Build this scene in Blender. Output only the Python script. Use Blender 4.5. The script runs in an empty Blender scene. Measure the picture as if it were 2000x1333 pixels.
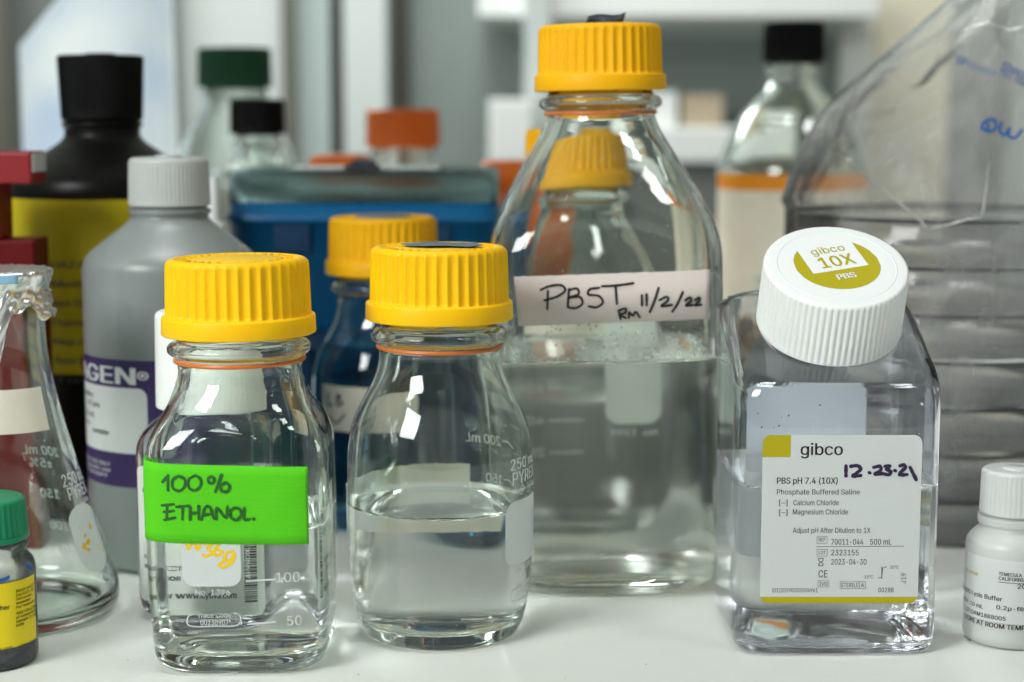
import bpy, math, random
import numpy as np
from math import sin, cos, tan, atan, atan2, pi, sqrt, radians

random.seed(7)
S = 0.001                      # everything below is written in millimetres
sc = bpy.context.scene
COL = sc.collection

# ------------------------------------------------------------------ camera
F, CX, CY, CAMZ, PITCH = 3400.0, 1000.0, 666.5, 192.0, radians(7.5)
cam = bpy.data.cameras.new('camera')
cam.sensor_width = 36.0
cam.lens = 36.0 * F / 2000.0
cam.clip_start, cam.clip_end = 0.05, 50.0
cam.dof.use_dof = True
cam.dof.focus_distance = 0.612
cam.dof.aperture_fstop = 6.9
cam.dof.aperture_blades = 7
camo = bpy.data.objects.new('camera', cam)
COL.objects.link(camo)
camo.location = (0, 0, CAMZ * S)
camo.rotation_euler = (pi / 2 - PITCH, 0, 0)
sc.camera = camo

# ------------------------------------------------------------------ world and lamps
world = bpy.data.worlds.new("World")
sc.world = world
world.use_nodes = True
world.node_tree.nodes['Background'].inputs[0].default_value = (0.92, 1.0, 0.95, 1)
world.node_tree.nodes['Background'].inputs[1].default_value = 0.15


def lamp(name, loc, target, sx, sy, power, col=(0.975, 1.0, 0.985)):
    l = bpy.data.lights.new(name, 'AREA')
    l.shape = 'RECTANGLE'
    l.size, l.size_y, l.energy, l.color = sx, sy, power, col
    o = bpy.data.objects.new(name, l)
    COL.objects.link(o)
    o.location = loc
    d = np.array(target, float) - np.array(loc, float)
    o.rotation_euler = (atan2(sqrt(d[0] ** 2 + d[1] ** 2), -d[2]), 0, atan2(d[1], d[0]) - pi / 2)
    return o


lamp('left_lamp', (-0.86, -0.28, 0.82), (-0.02, 0.66, 0.06), 0.50, 0.50, 19.0)
lamp('ceiling_lamp', (-0.16, 0.42, 1.45), (-0.10, 0.62, 0.0), 0.42, 0.20, 6.5)
lamp('ceiling_lamp', (0.70, 0.25, 1.50), (0.1, 0.65, 0.0), 0.36, 0.16, 4.0)
lamp('left_lamp', (-0.62, 2.05, 0.85), (-0.27, 1.30, 0.12), 0.55, 0.45, 15.0, (0.96, 1.0, 1.0))  # added lamp behind the sack, there to brighten it
lamp('ceiling_lamp', (-0.4, 1.95, 1.7), (-0.1, 2.35, 0.1), 1.6, 0.5, 46.0)
sc.view_settings.view_transform = 'Standard'
sc.view_settings.look = 'None'
sc.view_settings.exposure = -0.12
sc.view_settings.gamma = 1.0
c = sc.cycles
c.max_bounces = 28
c.transmission_bounces = 28
c.glossy_bounces = 12
c.transparent_max_bounces = 32
c.diffuse_bounces = 5
c.caustics_reflective = True
c.caustics_refractive = True
c.blur_glossy = 0.0
c.sample_clamp_indirect = 30.0

# ------------------------------------------------------------------ picture -> place helpers (mm)


def ray(u, v):
    a, b = (u - CX) / F, -(v - CY) / F
    return np.array((a, cos(PITCH) + b * sin(PITCH), -sin(PITCH) + b * cos(PITCH)))


def hit_plane(u, v, D):
    d = ray(u, v)
    t = D / d[1]
    return t * d[0], CAMZ + t * d[2]


def hit_cyl(u, v, X, Y, R, back=False):
    """arc length from the front, and height, where the pixel's ray meets an upright cylinder"""
    d = ray(u, v)
    A = d[0] ** 2 + d[1] ** 2
    B = -(d[0] * X + d[1] * Y)
    C = X * X + Y * Y - R * R
    disc = max(B * B - A * C, 0.0)
    t = (-B + (sqrt(disc) if back else -sqrt(disc))) / A
    x, y, z = t * d[0] - X, t * d[1] - Y, CAMZ + t * d[2]
    th = atan2(x, -y)
    if back and th < 0:
        th += 2 * pi
    return R * th, z


# ------------------------------------------------------------------ materials


def mat(name):
    m = bpy.data.materials.new(name)
    m.use_nodes = True
    nt = m.node_tree
    return m, nt, nt.nodes['Principled BSDF']


def noise_bump(nt, b, scale, strength, dist=0.0002, detail=4):
    tc = nt.nodes.new('ShaderNodeTexCoord')
    n = nt.nodes.new('ShaderNodeTexNoise')
    n.inputs['Scale'].default_value = scale
    n.inputs['Detail'].default_value = detail
    bp = nt.nodes.new('ShaderNodeBump')
    bp.inputs['Strength'].default_value = strength
    bp.inputs['Distance'].default_value = dist
    nt.links.new(tc.outputs['Object'], n.inputs['Vector'])
    nt.links.new(n.outputs['Fac'], bp.inputs['Height'])
    nt.links.new(bp.outputs['Normal'], b.inputs['Normal'])
    return tc, n


def plain(name, col, rough=0.45, spec=0.5, sss=0.0, bump=0.0, bscale=900, var=0.0, vscale=60, coat=0.0, metal=0.0):
    m, nt, b = mat(name)
    b.inputs['Base Color'].default_value = (*col, 1)
    b.inputs['Roughness'].default_value = rough
    b.inputs['Specular IOR Level'].default_value = spec
    b.inputs['Metallic'].default_value = metal
    b.inputs['Coat Weight'].default_value = coat
    if sss:
        b.inputs['Subsurface Weight'].default_value = sss
        b.inputs['Subsurface Radius'].default_value = (0.003, 0.0015, 0.0006)
        b.inputs['Subsurface Scale'].default_value = 0.6
    if bump:
        noise_bump(nt, b, bscale, bump)
    if var:
        tc = nt.nodes.new('ShaderNodeTexCoord')
        n = nt.nodes.new('ShaderNodeTexNoise')
        n.inputs['Scale'].default_value = vscale
        n.inputs['Detail'].default_value = 5
        mx = nt.nodes.new('ShaderNodeMix')
        mx.data_type = 'RGBA'
        mx.inputs[6].default_value = (*[x * (1 - var) for x in col], 1)
        mx.inputs[7].default_value = (*[min(1, x * (1 + var)) for x in col], 1)
        nt.links.new(tc.outputs['Object'], n.inputs['Vector'])
        nt.links.new(n.outputs['Fac'], mx.inputs[0])
        nt.links.new(mx.outputs[2], b.inputs['Base Color'])
    return m


def glassy(name, col, ior, rough=0.0, bump=0.0, bscale=40):
    m = bpy.data.materials.new(name)
    m.use_nodes = True
    nt = m.node_tree
    nt.nodes.clear()
    out = nt.nodes.new('ShaderNodeOutputMaterial')
    g = nt.nodes.new('ShaderNodeBsdfGlass')
    g.inputs['Color'].default_value = (*col, 1)
    g.inputs['Roughness'].default_value = rough
    g.inputs['IOR'].default_value = ior
    nt.links.new(g.outputs[0], out.inputs[0])
    if bump:
        noise_bump(nt, g, bscale, bump, 0.0006, 2)
    return m


def milky(name, col, see, rough=0.35):
    """translucent polyethylene: scatters light both ways and lets a little through straight"""
    m = bpy.data.materials.new(name)
    m.use_nodes = True
    nt = m.node_tree
    nt.nodes.clear()
    N = nt.nodes.new
    out, df, tl, tr, gl = N('ShaderNodeOutputMaterial'), N('ShaderNodeBsdfDiffuse'), N('ShaderNodeBsdfTranslucent'), N('ShaderNodeBsdfTransparent'), N('ShaderNodeBsdfGlossy')
    m1, m2, m3, fr = N('ShaderNodeMixShader'), N('ShaderNodeMixShader'), N('ShaderNodeMixShader'), N('ShaderNodeFresnel')
    for x in (df, tl):
        x.inputs['Color'].default_value = (*col, 1)
    gl.inputs['Roughness'].default_value = rough
    fr.inputs['IOR'].default_value = 1.5
    m1.inputs[0].default_value = 0.36
    m2.inputs[0].default_value = see
    L = nt.links.new
    L(df.outputs[0], m1.inputs[1]); L(tl.outputs[0], m1.inputs[2])
    L(m1.outputs[0], m2.inputs[1]); L(tr.outputs[0], m2.inputs[2])
    L(fr.outputs[0], m3.inputs[0]); L(m2.outputs[0], m3.inputs[1]); L(gl.outputs[0], m3.inputs[2])
    L(m3.outputs[0], out.inputs[0])
    return m


M = {}
M['glass'] = glassy('borosilicate_glass', (0.975, 0.995, 0.98), 1.48, 0.0, 0.10, 55)
M['glass_wavy'] = glassy('uneven_moulded_glass', (0.98, 0.99, 0.975), 1.48, 0.0, 0.55, 36)
M['liquid_wall_dim'] = glassy('slightly_cloudy_liquid', (0.965, 0.972, 0.958), 1.335 / 1.48, 0.24)
M['liquid_wall'] = glassy('liquid_against_glass', (1, 1, 1), 1.335 / 1.48)
M['liquid_top'] = glassy('liquid_surface', (1, 1, 1), 1.335)
M['pet'] = glassy('clear_plastic', (0.975, 0.983, 1.0), 1.5)
M['pet_wall'] = glassy('liquid_against_plastic', (1, 1, 1), 1.335 / 1.5)
M['yellow'] = plain('yellow_polypropylene', (0.97, 0.54, 0.0015), 0.46, 0.25, sss=0.25, bump=0.12, bscale=1500, var=0.07, vscale=90)
M['yellow_deep'] = plain('deep_yellow_polypropylene', (0.88, 0.45, 0.002), 0.5, 0.25, sss=0.2, bump=0.15, bscale=1500)  # darker, more orange yellow for the caps further back
M['grain'] = plain('stippled_yellow_polypropylene', (0.85, 0.53, 0.03), 0.6, 0.3, bump=0.9, bscale=2600, var=0.18, vscale=900)
M['white_cap'] = plain('white_polypropylene', (0.84, 0.86, 0.85), 0.38, 0.45, sss=0.3)
M['green_cap'] = plain('green_polypropylene', (0.0, 0.23, 0.10), 0.35, 0.5)
M['dark_green'] = plain('dark_green_polypropylene', (0.002, 0.06, 0.022), 0.45, 0.4)
M['black'] = plain('black_plastic', (0.003, 0.003, 0.0035), 0.42, 0.16)
M['black_body'] = plain('black_bottle_plastic', (0.004, 0.0035, 0.003), 0.36, 0.22)
M['orange'] = plain('orange_polypropylene', (0.72, 0.14, 0.008), 0.45, 0.4)
M['red'] = plain('red_plastic', (0.23, 0.003, 0.006), 0.42, 0.45)
M['shaded_red'] = plain('shaded_red_plastic', (0.10, 0.002, 0.003), 0.5, 0.15)  # rack red with the lower block's shade put into the colour
M['blue'] = plain('blue_plastic', (0.0, 0.11, 0.28), 0.35, 0.5)
M['blue_dark'] = plain('dark_blue_plastic', (0.002, 0.035, 0.10), 0.4, 0.45)
M['bench'] = plain('white_laminate', (0.66, 0.685, 0.645), 0.42, 0.35, bump=0.16, bscale=260, var=0.05, vscale=14)
M['tape_cream'] = milky('cream_paper_tape', (0.82, 0.76, 0.66), 0.02, 0.6)
M['tape_pink'] = plain('pale_paper_tape', (0.60, 0.53, 0.49), 0.85, 0.15, bump=0.3, bscale=1400, var=0.04, vscale=300)
M['tape_blue'] = plain('blue_grey_tape', (0.12, 0.17, 0.22), 0.55, 0.4, bump=0.4, bscale=700)
M['tape_dark'] = plain('dark_blue_tape', (0.02, 0.03, 0.045), 0.5, 0.4, bump=0.3, bscale=700)
M['tape_light'] = plain('light_blue_tape', (0.25, 0.48, 0.66), 0.7, 0.2, bump=0.3, bscale=700)
M['paper'] = milky('white_label_paper', (0.86, 0.89, 0.885), 0.0, 0.45)
M['paper_grey'] = milky('grey_label_paper', (0.86, 0.90, 0.85), 0.0, 0.5)
M['olive'] = plain('olive_print', (0.44, 0.38, 0.004), 0.5, 0.3)
M['ink'] = plain('black_ink', (0.012, 0.012, 0.014), 0.55, 0.3)
M['ink_grey'] = plain('dark_grey_print', (0.06, 0.065, 0.07), 0.55, 0.3)
M['ink_purple'] = plain('dark_purple_marker', (0.030, 0.018, 0.055), 0.5, 0.3)
M['ink_green'] = plain('faded_marker', (0.016, 0.11, 0.014), 0.6, 0.3, var=0.7, vscale=900)
M['ink_yellow'] = plain('yellow_paint_marker', (0.85, 0.55, 0.01), 0.5, 0.3)
M['enamel'] = milky('white_enamel_print', (0.80, 0.84, 0.83), 0.02, 0.6)
M['purple'] = plain('purple_label', (0.030, 0.013, 0.095), 0.45, 0.35)
M['label_yellow'] = plain('bright_yellow_label', (0.88, 0.68, 0.008), 0.45, 0.35)
M['label_ochre'] = plain('ochre_label', (0.50, 0.40, 0.006), 0.5, 0.3, var=0.15, vscale=40)
M['label_cream'] = plain('cream_label', (0.80, 0.76, 0.62), 0.55, 0.3, var=0.12, vscale=60)
M['label_orange'] = plain('orange_label_band', (0.85, 0.30, 0.01), 0.5, 0.3)
M['teal'] = plain('pale_teal_print', (0.32, 0.50, 0.47), 0.55, 0.3)
M['hdpe'] = milky('natural_polyethylene', (0.90, 0.93, 0.905), 0.24)
M['vial'] = milky('cloudy_vial_plastic', (0.85, 0.89, 0.88), 0.94, 0.2)
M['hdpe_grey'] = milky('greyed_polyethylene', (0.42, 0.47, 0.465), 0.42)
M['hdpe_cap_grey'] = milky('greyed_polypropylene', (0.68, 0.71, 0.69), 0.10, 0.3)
M['hdpe_cap'] = milky('natural_polypropylene', (0.90, 0.93, 0.91), 0.10, 0.3)
M['buffer'] = plain('cloudy_buffer', (0.15, 0.19, 0.205), 0.3, 0.3)
M['buffer_pale'] = plain('pale_cloudy_buffer', (0.74, 0.80, 0.77), 0.3, 0.3)
M['blue_liquid'] = glassy('blue_liquid', (0.42, 0.78, 0.93), 1.335 / 1.48)
M['blue_liquid_top'] = glassy('blue_liquid_surface', (0.42, 0.78, 0.93), 1.335)
M['navy_liquid'] = plain('dark_blue_dye', (0.006, 0.008, 0.035), 0.2, 0.5)
M['straw_liquid'] = glassy('straw_liquid', (0.97, 0.93, 0.80), 1.335 / 1.48)
M['straw_liquid_top'] = glassy('straw_liquid_surface', (0.97, 0.93, 0.80), 1.335)
M['lid_clear'] = glassy('clear_polycarbonate', (0.72, 0.79, 0.79), 1.15, 0.28)
M['foil'] = plain('aluminium_foil', (0.82, 0.82, 0.82), 0.30, 0.5, metal=1.0, bump=0.5, bscale=240)
M['wall'] = plain('grey_green_paint', (0.31, 0.36, 0.34), 0.7, 0.2)
M['wall_teal'] = plain('pale_teal_paint', (0.46, 0.54, 0.52), 0.7, 0.2)
M['panel'] = plain('off_white_paint', (0.52, 0.565, 0.54), 0.6, 0.25)
M['white_paint'] = plain('white_paint', (0.82, 0.85, 0.82), 0.5, 0.3)
M['grey_dark'] = plain('dark_grey_laminate', (0.17, 0.185, 0.175), 0.5, 0.3)
M['olive_grey'] = plain('olive_grey_paint', (0.11, 0.11, 0.085), 0.6, 0.3)
M['grey_mid'] = plain('mid_grey_paint', (0.22, 0.23, 0.22), 0.6, 0.3)
M['floor_red'] = plain('terracotta_floor', (0.42, 0.17, 0.07), 0.5, 0.3, var=0.1, vscale=3)
M['glint_orange'] = plain('orange_glint_paint', (0.62, 0.17, 0.03), 0.35, 0.5)  # orange reflection painted as a ring
M['tan'] = plain('tan_cardboard', (0.46, 0.38, 0.27), 0.8, 0.2)
M['amber'] = plain('cream_panel', (0.72, 0.68, 0.52), 0.6, 0.3)
M['scuff'] = plain('grey_scuff', (0.55, 0.56, 0.53), 0.5, 0.3)
M['dust'] = plain('white_dust', (0.85, 0.85, 0.82), 0.9, 0.1)
M['crumb'] = plain('brown_crumb', (0.22, 0.12, 0.05), 0.9, 0.1)


def green_tape():
    m, nt, b = mat('fluorescent_green_tape')
    b.inputs['Base Color'].default_value = (0.095, 0.56, 0.014, 1)
    b.inputs['Roughness'].default_value = 0.8
    b.inputs['Specular IOR Level'].default_value = 0.15
    tc = nt.nodes.new('ShaderNodeTexCoord')
    mp = nt.nodes.new('ShaderNodeMapping')
    mp.inputs['Scale'].default_value = (220, 220, 1500)
    n = nt.nodes.new('ShaderNodeTexNoise')
    n.inputs['Scale'].default_value = 1.0
    n.inputs['Detail'].default_value = 4
    bp = nt.nodes.new('ShaderNodeBump')
    bp.inputs['Strength'].default_value = 0.5
    bp.inputs['Distance'].default_value = 0.0002
    L = nt.links.new
    L(tc.outputs['Object'], mp.inputs[0]); L(mp.outputs[0], n.inputs['Vector']); L(n.outputs['Fac'], bp.inputs['Height'])
    L(bp.outputs[0], b.inputs['Normal'])
    return m


M['tape_green'] = green_tape()


def film_mat(name='clear_bag_film', bump=0.8, milk=0.17, tint=(0.965, 0.965, 0.955), ior=1.16):
    """thin clear bag film: mostly see-through, glossy folds, a little milky scatter in the wrinkles"""
    m = bpy.data.materials.new(name)
    m.use_nodes = True
    nt = m.node_tree
    nt.nodes.clear()
    N = nt.nodes.new
    L = nt.links.new
    out, tr, gl, df, tl = N('ShaderNodeOutputMaterial'), N('ShaderNodeBsdfTransparent'), N('ShaderNodeBsdfGlossy'), N('ShaderNodeBsdfDiffuse'), N('ShaderNodeBsdfTranslucent')
    tc, mp, n, bp, fr = N('ShaderNodeTexCoord'), N('ShaderNodeMapping'), N('ShaderNodeTexNoise'), N('ShaderNodeBump'), N('ShaderNodeFresnel')
    mp.inputs['Scale'].default_value = (26, 26, 14)
    mp.inputs['Rotation'].default_value = (0.3, 0.6, 0.2)
    n.inputs['Scale'].default_value = 1.0
    n.inputs['Detail'].default_value = 6
    n.inputs['Distortion'].default_value = 1.6
    bp.inputs['Strength'].default_value = bump
    bp.inputs['Distance'].default_value = 0.006
    L(tc.outputs['Object'], mp.inputs[0]); L(mp.outputs[0], n.inputs['Vector']); L(n.outputs['Fac'], bp.inputs['Height'])
    tr.inputs['Color'].default_value = (*tint, 1)
    gl.inputs['Roughness'].default_value = 0.09
    L(bp.outputs[0], gl.inputs['Normal']); L(bp.outputs[0], fr.inputs['Normal'])
    fr.inputs['IOR'].default_value = ior
    a, b2, d = N('ShaderNodeMixShader'), N('ShaderNodeMixShader'), N('ShaderNodeMixShader')
    df.inputs['Color'].default_value = tl.inputs['Color'].default_value = (0.8, 0.8, 0.78, 1)
    L(df.outputs[0], a.inputs[1]); L(tl.outputs[0], a.inputs[2]); a.inputs[0].default_value = 0.5
    L(tr.outputs[0], b2.inputs[1]); L(a.outputs[0], b2.inputs[2]); b2.inputs[0].default_value = milk
    L(fr.outputs[0], d.inputs[0]); L(b2.outputs[0], d.inputs[1]); L(gl.outputs[0], d.inputs[2])
    if bump:      # milky crinkles
        cr = N('ShaderNodeMapRange')
        cr.inputs[1].default_value, cr.inputs[2].default_value = .35, .75
        cr.inputs[3].default_value, cr.inputs[4].default_value = milk * .5, milk * 2.4
        L(n.outputs['Fac'], cr.inputs[0]); L(cr.outputs[0], b2.inputs[0])
    L(d.outputs[0], out.inputs[0])
    return m


M['film'] = film_mat()
M['dish'] = film_mat('clear_polystyrene', 0.0, 0.07, (0.95, 0.95, 0.96), 1.4)
M['dish_rim'] = glassy('polystyrene_rim', (0.34, 0.32, 0.40), 1.45)
M['film_edge'] = milky('bag_film_fold', (0.8, 0.8, 0.78), 0.45, 0.15)
M['frost'] = milky('condensation', (0.8, 0.83, 0.8), 0.55, 0.2)
M['print_blue'] = plain('blue_print', (0.02, 0.11, 0.36), 0.6, 0.3)


def bag_white():
    m, nt, b = mat('white_sack_with_blue_print')
    b.inputs['Roughness'].default_value = 0.5
    b.inputs['Subsurface Weight'].default_value = 0.0
    tc, n, cr = nt.nodes.new('ShaderNodeTexCoord'), nt.nodes.new('ShaderNodeTexNoise'), nt.nodes.new('ShaderNodeValToRGB')
    n.inputs['Scale'].default_value = 11
    n.inputs['Detail'].default_value = 1.5
    cr.color_ramp.elements[0].position = 0.40
    cr.color_ramp.elements[0].color = (0.95, 0.96, 0.93, 1)
    cr.color_ramp.elements[1].position = 0.66
    cr.color_ramp.elements[1].color = (0.62, 0.71, 0.86, 1)
    nt.links.new(tc.outputs['Object'], n.inputs['Vector'])
    nt.links.new(n.outputs['Fac'], cr.inputs[0])
    nt.links.new(cr.outputs[0], b.inputs['Base Color'])
    tl, mx = nt.nodes.new('ShaderNodeBsdfTranslucent'), nt.nodes.new('ShaderNodeMixShader')
    nt.links.new(cr.outputs[0], tl.inputs['Color'])
    mx.inputs[0].default_value = 0.75
    nt.links.new(b.outputs[0], mx.inputs[1]); nt.links.new(tl.outputs[0], mx.inputs[2])
    nt.links.new(mx.outputs[0], nt.nodes['Material Output'].inputs[0])
    return m


M['sack'] = bag_white()

# ------------------------------------------------------------------ object helpers


def thing(name, label, cat, loc, group=None, rot=(0, 0, 0)):
    o = bpy.data.objects.new(name, None)
    COL.objects.link(o)
    o.location = [x * S for x in loc]
    o.rotation_euler = rot
    o.empty_display_size = 0.02
    o['label'], o['category'] = label, cat
    if group:
        o['group'] = group
    return o


def put(name, V, Fc, m, parent=None, smooth=True, midx=None, label=None, kind=None):
    me = bpy.data.meshes.new(name)
    me.from_pydata([tuple(float(q) * S for q in p) for p in V], [], [tuple(int(i) for i in f) for f in Fc])
    for x in (m if isinstance(m, (list, tuple)) else [m]):
        me.materials.append(x)
    if midx is not None:
        me.polygons.foreach_set('material_index', np.array(midx, dtype=np.int32))
    if smooth:
        me.polygons.foreach_set('use_smooth', np.ones(len(me.polygons), dtype=bool))
    me.update()
    o = bpy.data.objects.new(name, me)
    COL.objects.link(o)
    if parent is not None:
        o.parent = parent
    if label:
        o['label'] = label
    if kind:
        o['kind'] = kind
    return o


class Mesh:
    def __init__(self):
        self.v, self.f, self.m = [], [], []

    def add(self, V, Fc, mi=0):
        b = len(self.v)
        self.v += [tuple(p) for p in V]
        self.f += [tuple(i + b for i in f) for f in Fc]
        self.m += [mi] * len(Fc)
        return self

    def box(self, x0, x1, y0, y1, z0, z1, mi=0):
        V = [(x, y, z) for z in (z0, z1) for y in (y0, y1) for x in (x0, x1)]
        return self.add(V, [(0, 2, 3, 1), (4, 5, 7, 6), (0, 1, 5, 4), (2, 6, 7, 3), (0, 4, 6, 2), (1, 3, 7, 5)], mi)

    def put(self, name, m, parent=None, **k):
        return put(name, self.v, self.f, m, parent, midx=self.m, **k)


def bevel(o, w, seg=3):
    md = o.modifiers.new('bevel', 'BEVEL')
    md.width, md.segments = w * S, seg
    md.limit_method = 'ANGLE'
    return o


def ring(z, a, n=2.0, cx=0.0, cy=0.0, tilt=0.0, N=96, b=None):
    b = a if b is None else b
    t = np.arange(N) * 2 * pi / N
    cc, ss = np.cos(t), np.sin(t)
    r = 1.0 / (np.abs(cc) ** n + np.abs(ss) ** n) ** (1.0 / n)
    x, y = a * r * cc, b * r * ss
    return np.stack([cx + x, cy + y * cos(tilt), z + y * sin(tilt)], 1)


def sweep(rings, close_loop=False):
    N = len(rings[0])
    V = np.concatenate(rings)
    Fc = []
    R = len(rings)
    for i in range(R - 1 if not close_loop else R):
        p, q = i * N, ((i + 1) % R) * N
        for k in range(N):
            k2 = (k + 1) % N
            Fc.append((p + k, p + k2, q + k2, q + k))
    return V, Fc


def spline(P, per=6, clamp=True):
    """centripetal-ish Catmull-Rom through control rows (z, a, n)"""
    P = np.array(P, float)
    out = []
    for i in range(len(P) - 1):
        p0, p1, p2, p3 = P[max(i - 1, 0)], P[i], P[i + 1], P[min(i + 2, len(P) - 1)]
        d01, d12, d23 = [max(np.linalg.norm((b - a)[:2]), 1e-4) ** 0.5 for a, b in ((p0, p1), (p1, p2), (p2, p3))]
        m1 = (p2 - p1) if i == 0 else d12 * ((p1 - p0) / d01 - (p2 - p0) / (d01 + d12) + (p2 - p1) / d12)
        m2 = (p2 - p1) if i == len(P) - 2 else d12 * ((p2 - p1) / d12 - (p3 - p1) / (d12 + d23) + (p3 - p2) / d23)
        for t in np.arange(per) / per:
            h = (2 * t ** 3 - 3 * t ** 2 + 1) * p1 + (t ** 3 - 2 * t ** 2 + t) * m1 + (-2 * t ** 3 + 3 * t ** 2) * p2 + (t ** 3 - t ** 2) * m2
            if clamp:
                h[1] = min(max(h[1], min(p1[1], p2[1])), max(p1[1], p2[1]))
            h[2] = p1[2] + (p2[2] - p1[2]) * t
            out.append(h)
    out.append(P[-1])
    return np.array(out)


class Bottle:
    """a blown bottle: outer wall, lip, inner wall down to the liquid; the liquid closes the inner wall exactly"""

    def __init__(self, side, base, thick, floor, neck_r, lip_z, N=96, wob=0.0):
        self.side = spline(side)             # z, half-width, squareness, from the foot up to the lip
        self.base = base                     # rows under the foot, centre outwards
        self.t, self.floor, self.neck_r, self.lip, self.N, self.wob = thick, floor, neck_r, lip_z, N, wob

    def a(self, z):
        return float(np.interp(z, self.side[:, 0], self.side[:, 1]))

    def n(self, z):
        return float(np.interp(z, self.side[:, 0], self.side[:, 2]))

    def inner_rows(self, zlist, rb=7.0):
        rows = []
        f = self.floor
        for z in zlist:
            a = self.a(z) - self.t
            if z < f + rb:
                h = 1 - (z - f) / rb
                a -= rb * (1 - sqrt(max(1 - h * h, 0)))
            rows.append((z, a, self.n(max(z, f + 3))))
        return rows

    def build(self, parent, liquid=None, m_glass=None, m_wall=None, m_top=None, name='glass_body', men=1.6):
        N = self.N
        m_glass = m_glass or M['glass']
        rows = list(self.base) + [tuple(r) for r in self.side]
        zs = np.concatenate([self.floor + np.array([0, .4, 1, 1.8, 2.8, 4, 5.5, 7]), np.arange(self.floor + 10, self.lip - 2, 2.5)])
        inner = self.inner_rows(zs)
        top_r = self.side[-1][1]
        lip = [(self.lip + 0.8, top_r - 0.7, 2), (self.lip + 1.0, top_r - self.t * .5, 2), (self.lip + .7, self.a(self.lip) - self.t + .4, 2)]
        cut = liquid + men if liquid is not None else self.floor
        dn = [r for r in inner[::-1] if r[0] > cut + .3]
        dn = [r for r in dn if r[0] < self.lip - 1]
        rings = [ring(z, a, n, N=N) for z, a, n in rows + lip + dn]
        if liquid is not None:
            join = self.inner_rows([cut])[0]
            rings.append(ring(*join, N=N))
        else:
            f = self.inner_rows([self.floor])[0]
            rings += [ring(self.floor, f[1] * k, 3 if f[2] > 2.2 else 2, N=N) for k in (.75, .4, .002)]
        V, Fc = sweep(rings)
        put(name, V, Fc, m_glass, parent)
        if liquid is not None:
            up = [r for r in inner if r[0] < cut - .2] + [join]
            f0 = up[0]
            w = [ring(self.floor, f0[1] * k, f0[2], N=N) for k in (.002, .4, .75)] + [ring(*r, N=N) for r in up]
            V, Fc = sweep(w)
            ms = Mesh().add(V, Fc, 0)
            t = []
            for d in (0, .25, .6, 1.1, 1.8, 2.8, 4.5, 8):
                t.append(ring(liquid + men * math.exp(-d / 1.1), join[1] - d, join[2], N=N))
            t += [ring(liquid, (join[1] - 8) * k, join[2], N=N) for k in (.7, .35, .002)]
            V, Fc = sweep(t)
            ms.add(V, Fc, 1)
            ms.put('liquid', [m_wall or M['liquid_wall'], m_top or M['liquid_top']], parent)
        return self

    # mapping of (arc, z) onto the outer wall
    def table(self, z):
        if not hasattr(self, '_t'):
            self._t = {}
        key = round(z * 2) / 2
        if key not in self._t:
            a, n = self.a(key), self.n(key)
            th = np.linspace(-pi, pi, 1441)
            sx, cy = np.sin(th), -np.cos(th)
            r = a / (np.abs(sx) ** n + np.abs(cy) ** n) ** (1 / n)
            x, y = r * sx, r * cy
            ds = np.hypot(np.diff(x), np.diff(y))
            s = np.concatenate([[0], np.cumsum(ds)])
            s -= s[720]
            self._t[key] = (s, x, y)
        return self._t[key]

    def map(self, s, z, off):
        T = self.table(z)
        P = T[0][-1] * 2
        s = (s + P / 2) % P - P / 2
        x, y = np.interp(s, T[0], T[1]), np.interp(s, T[0], T[2])
        e = .4
        x2, y2 = np.interp(s + e, T[0], T[1]), np.interp(s + e, T[0], T[2])
        x1, y1 = np.interp(s - e, T[0], T[1]), np.interp(s - e, T[0], T[2])
        tx, ty = x2 - x1, y2 - y1
        L = max(sqrt(tx * tx + ty * ty), 1e-6)
        zc = round(z * 2) / 2
        k = self.a(z) / max(self.a(zc), 1e-6)
        return (x * k + ty / L * off, y * k - tx / L * off, z)


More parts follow.
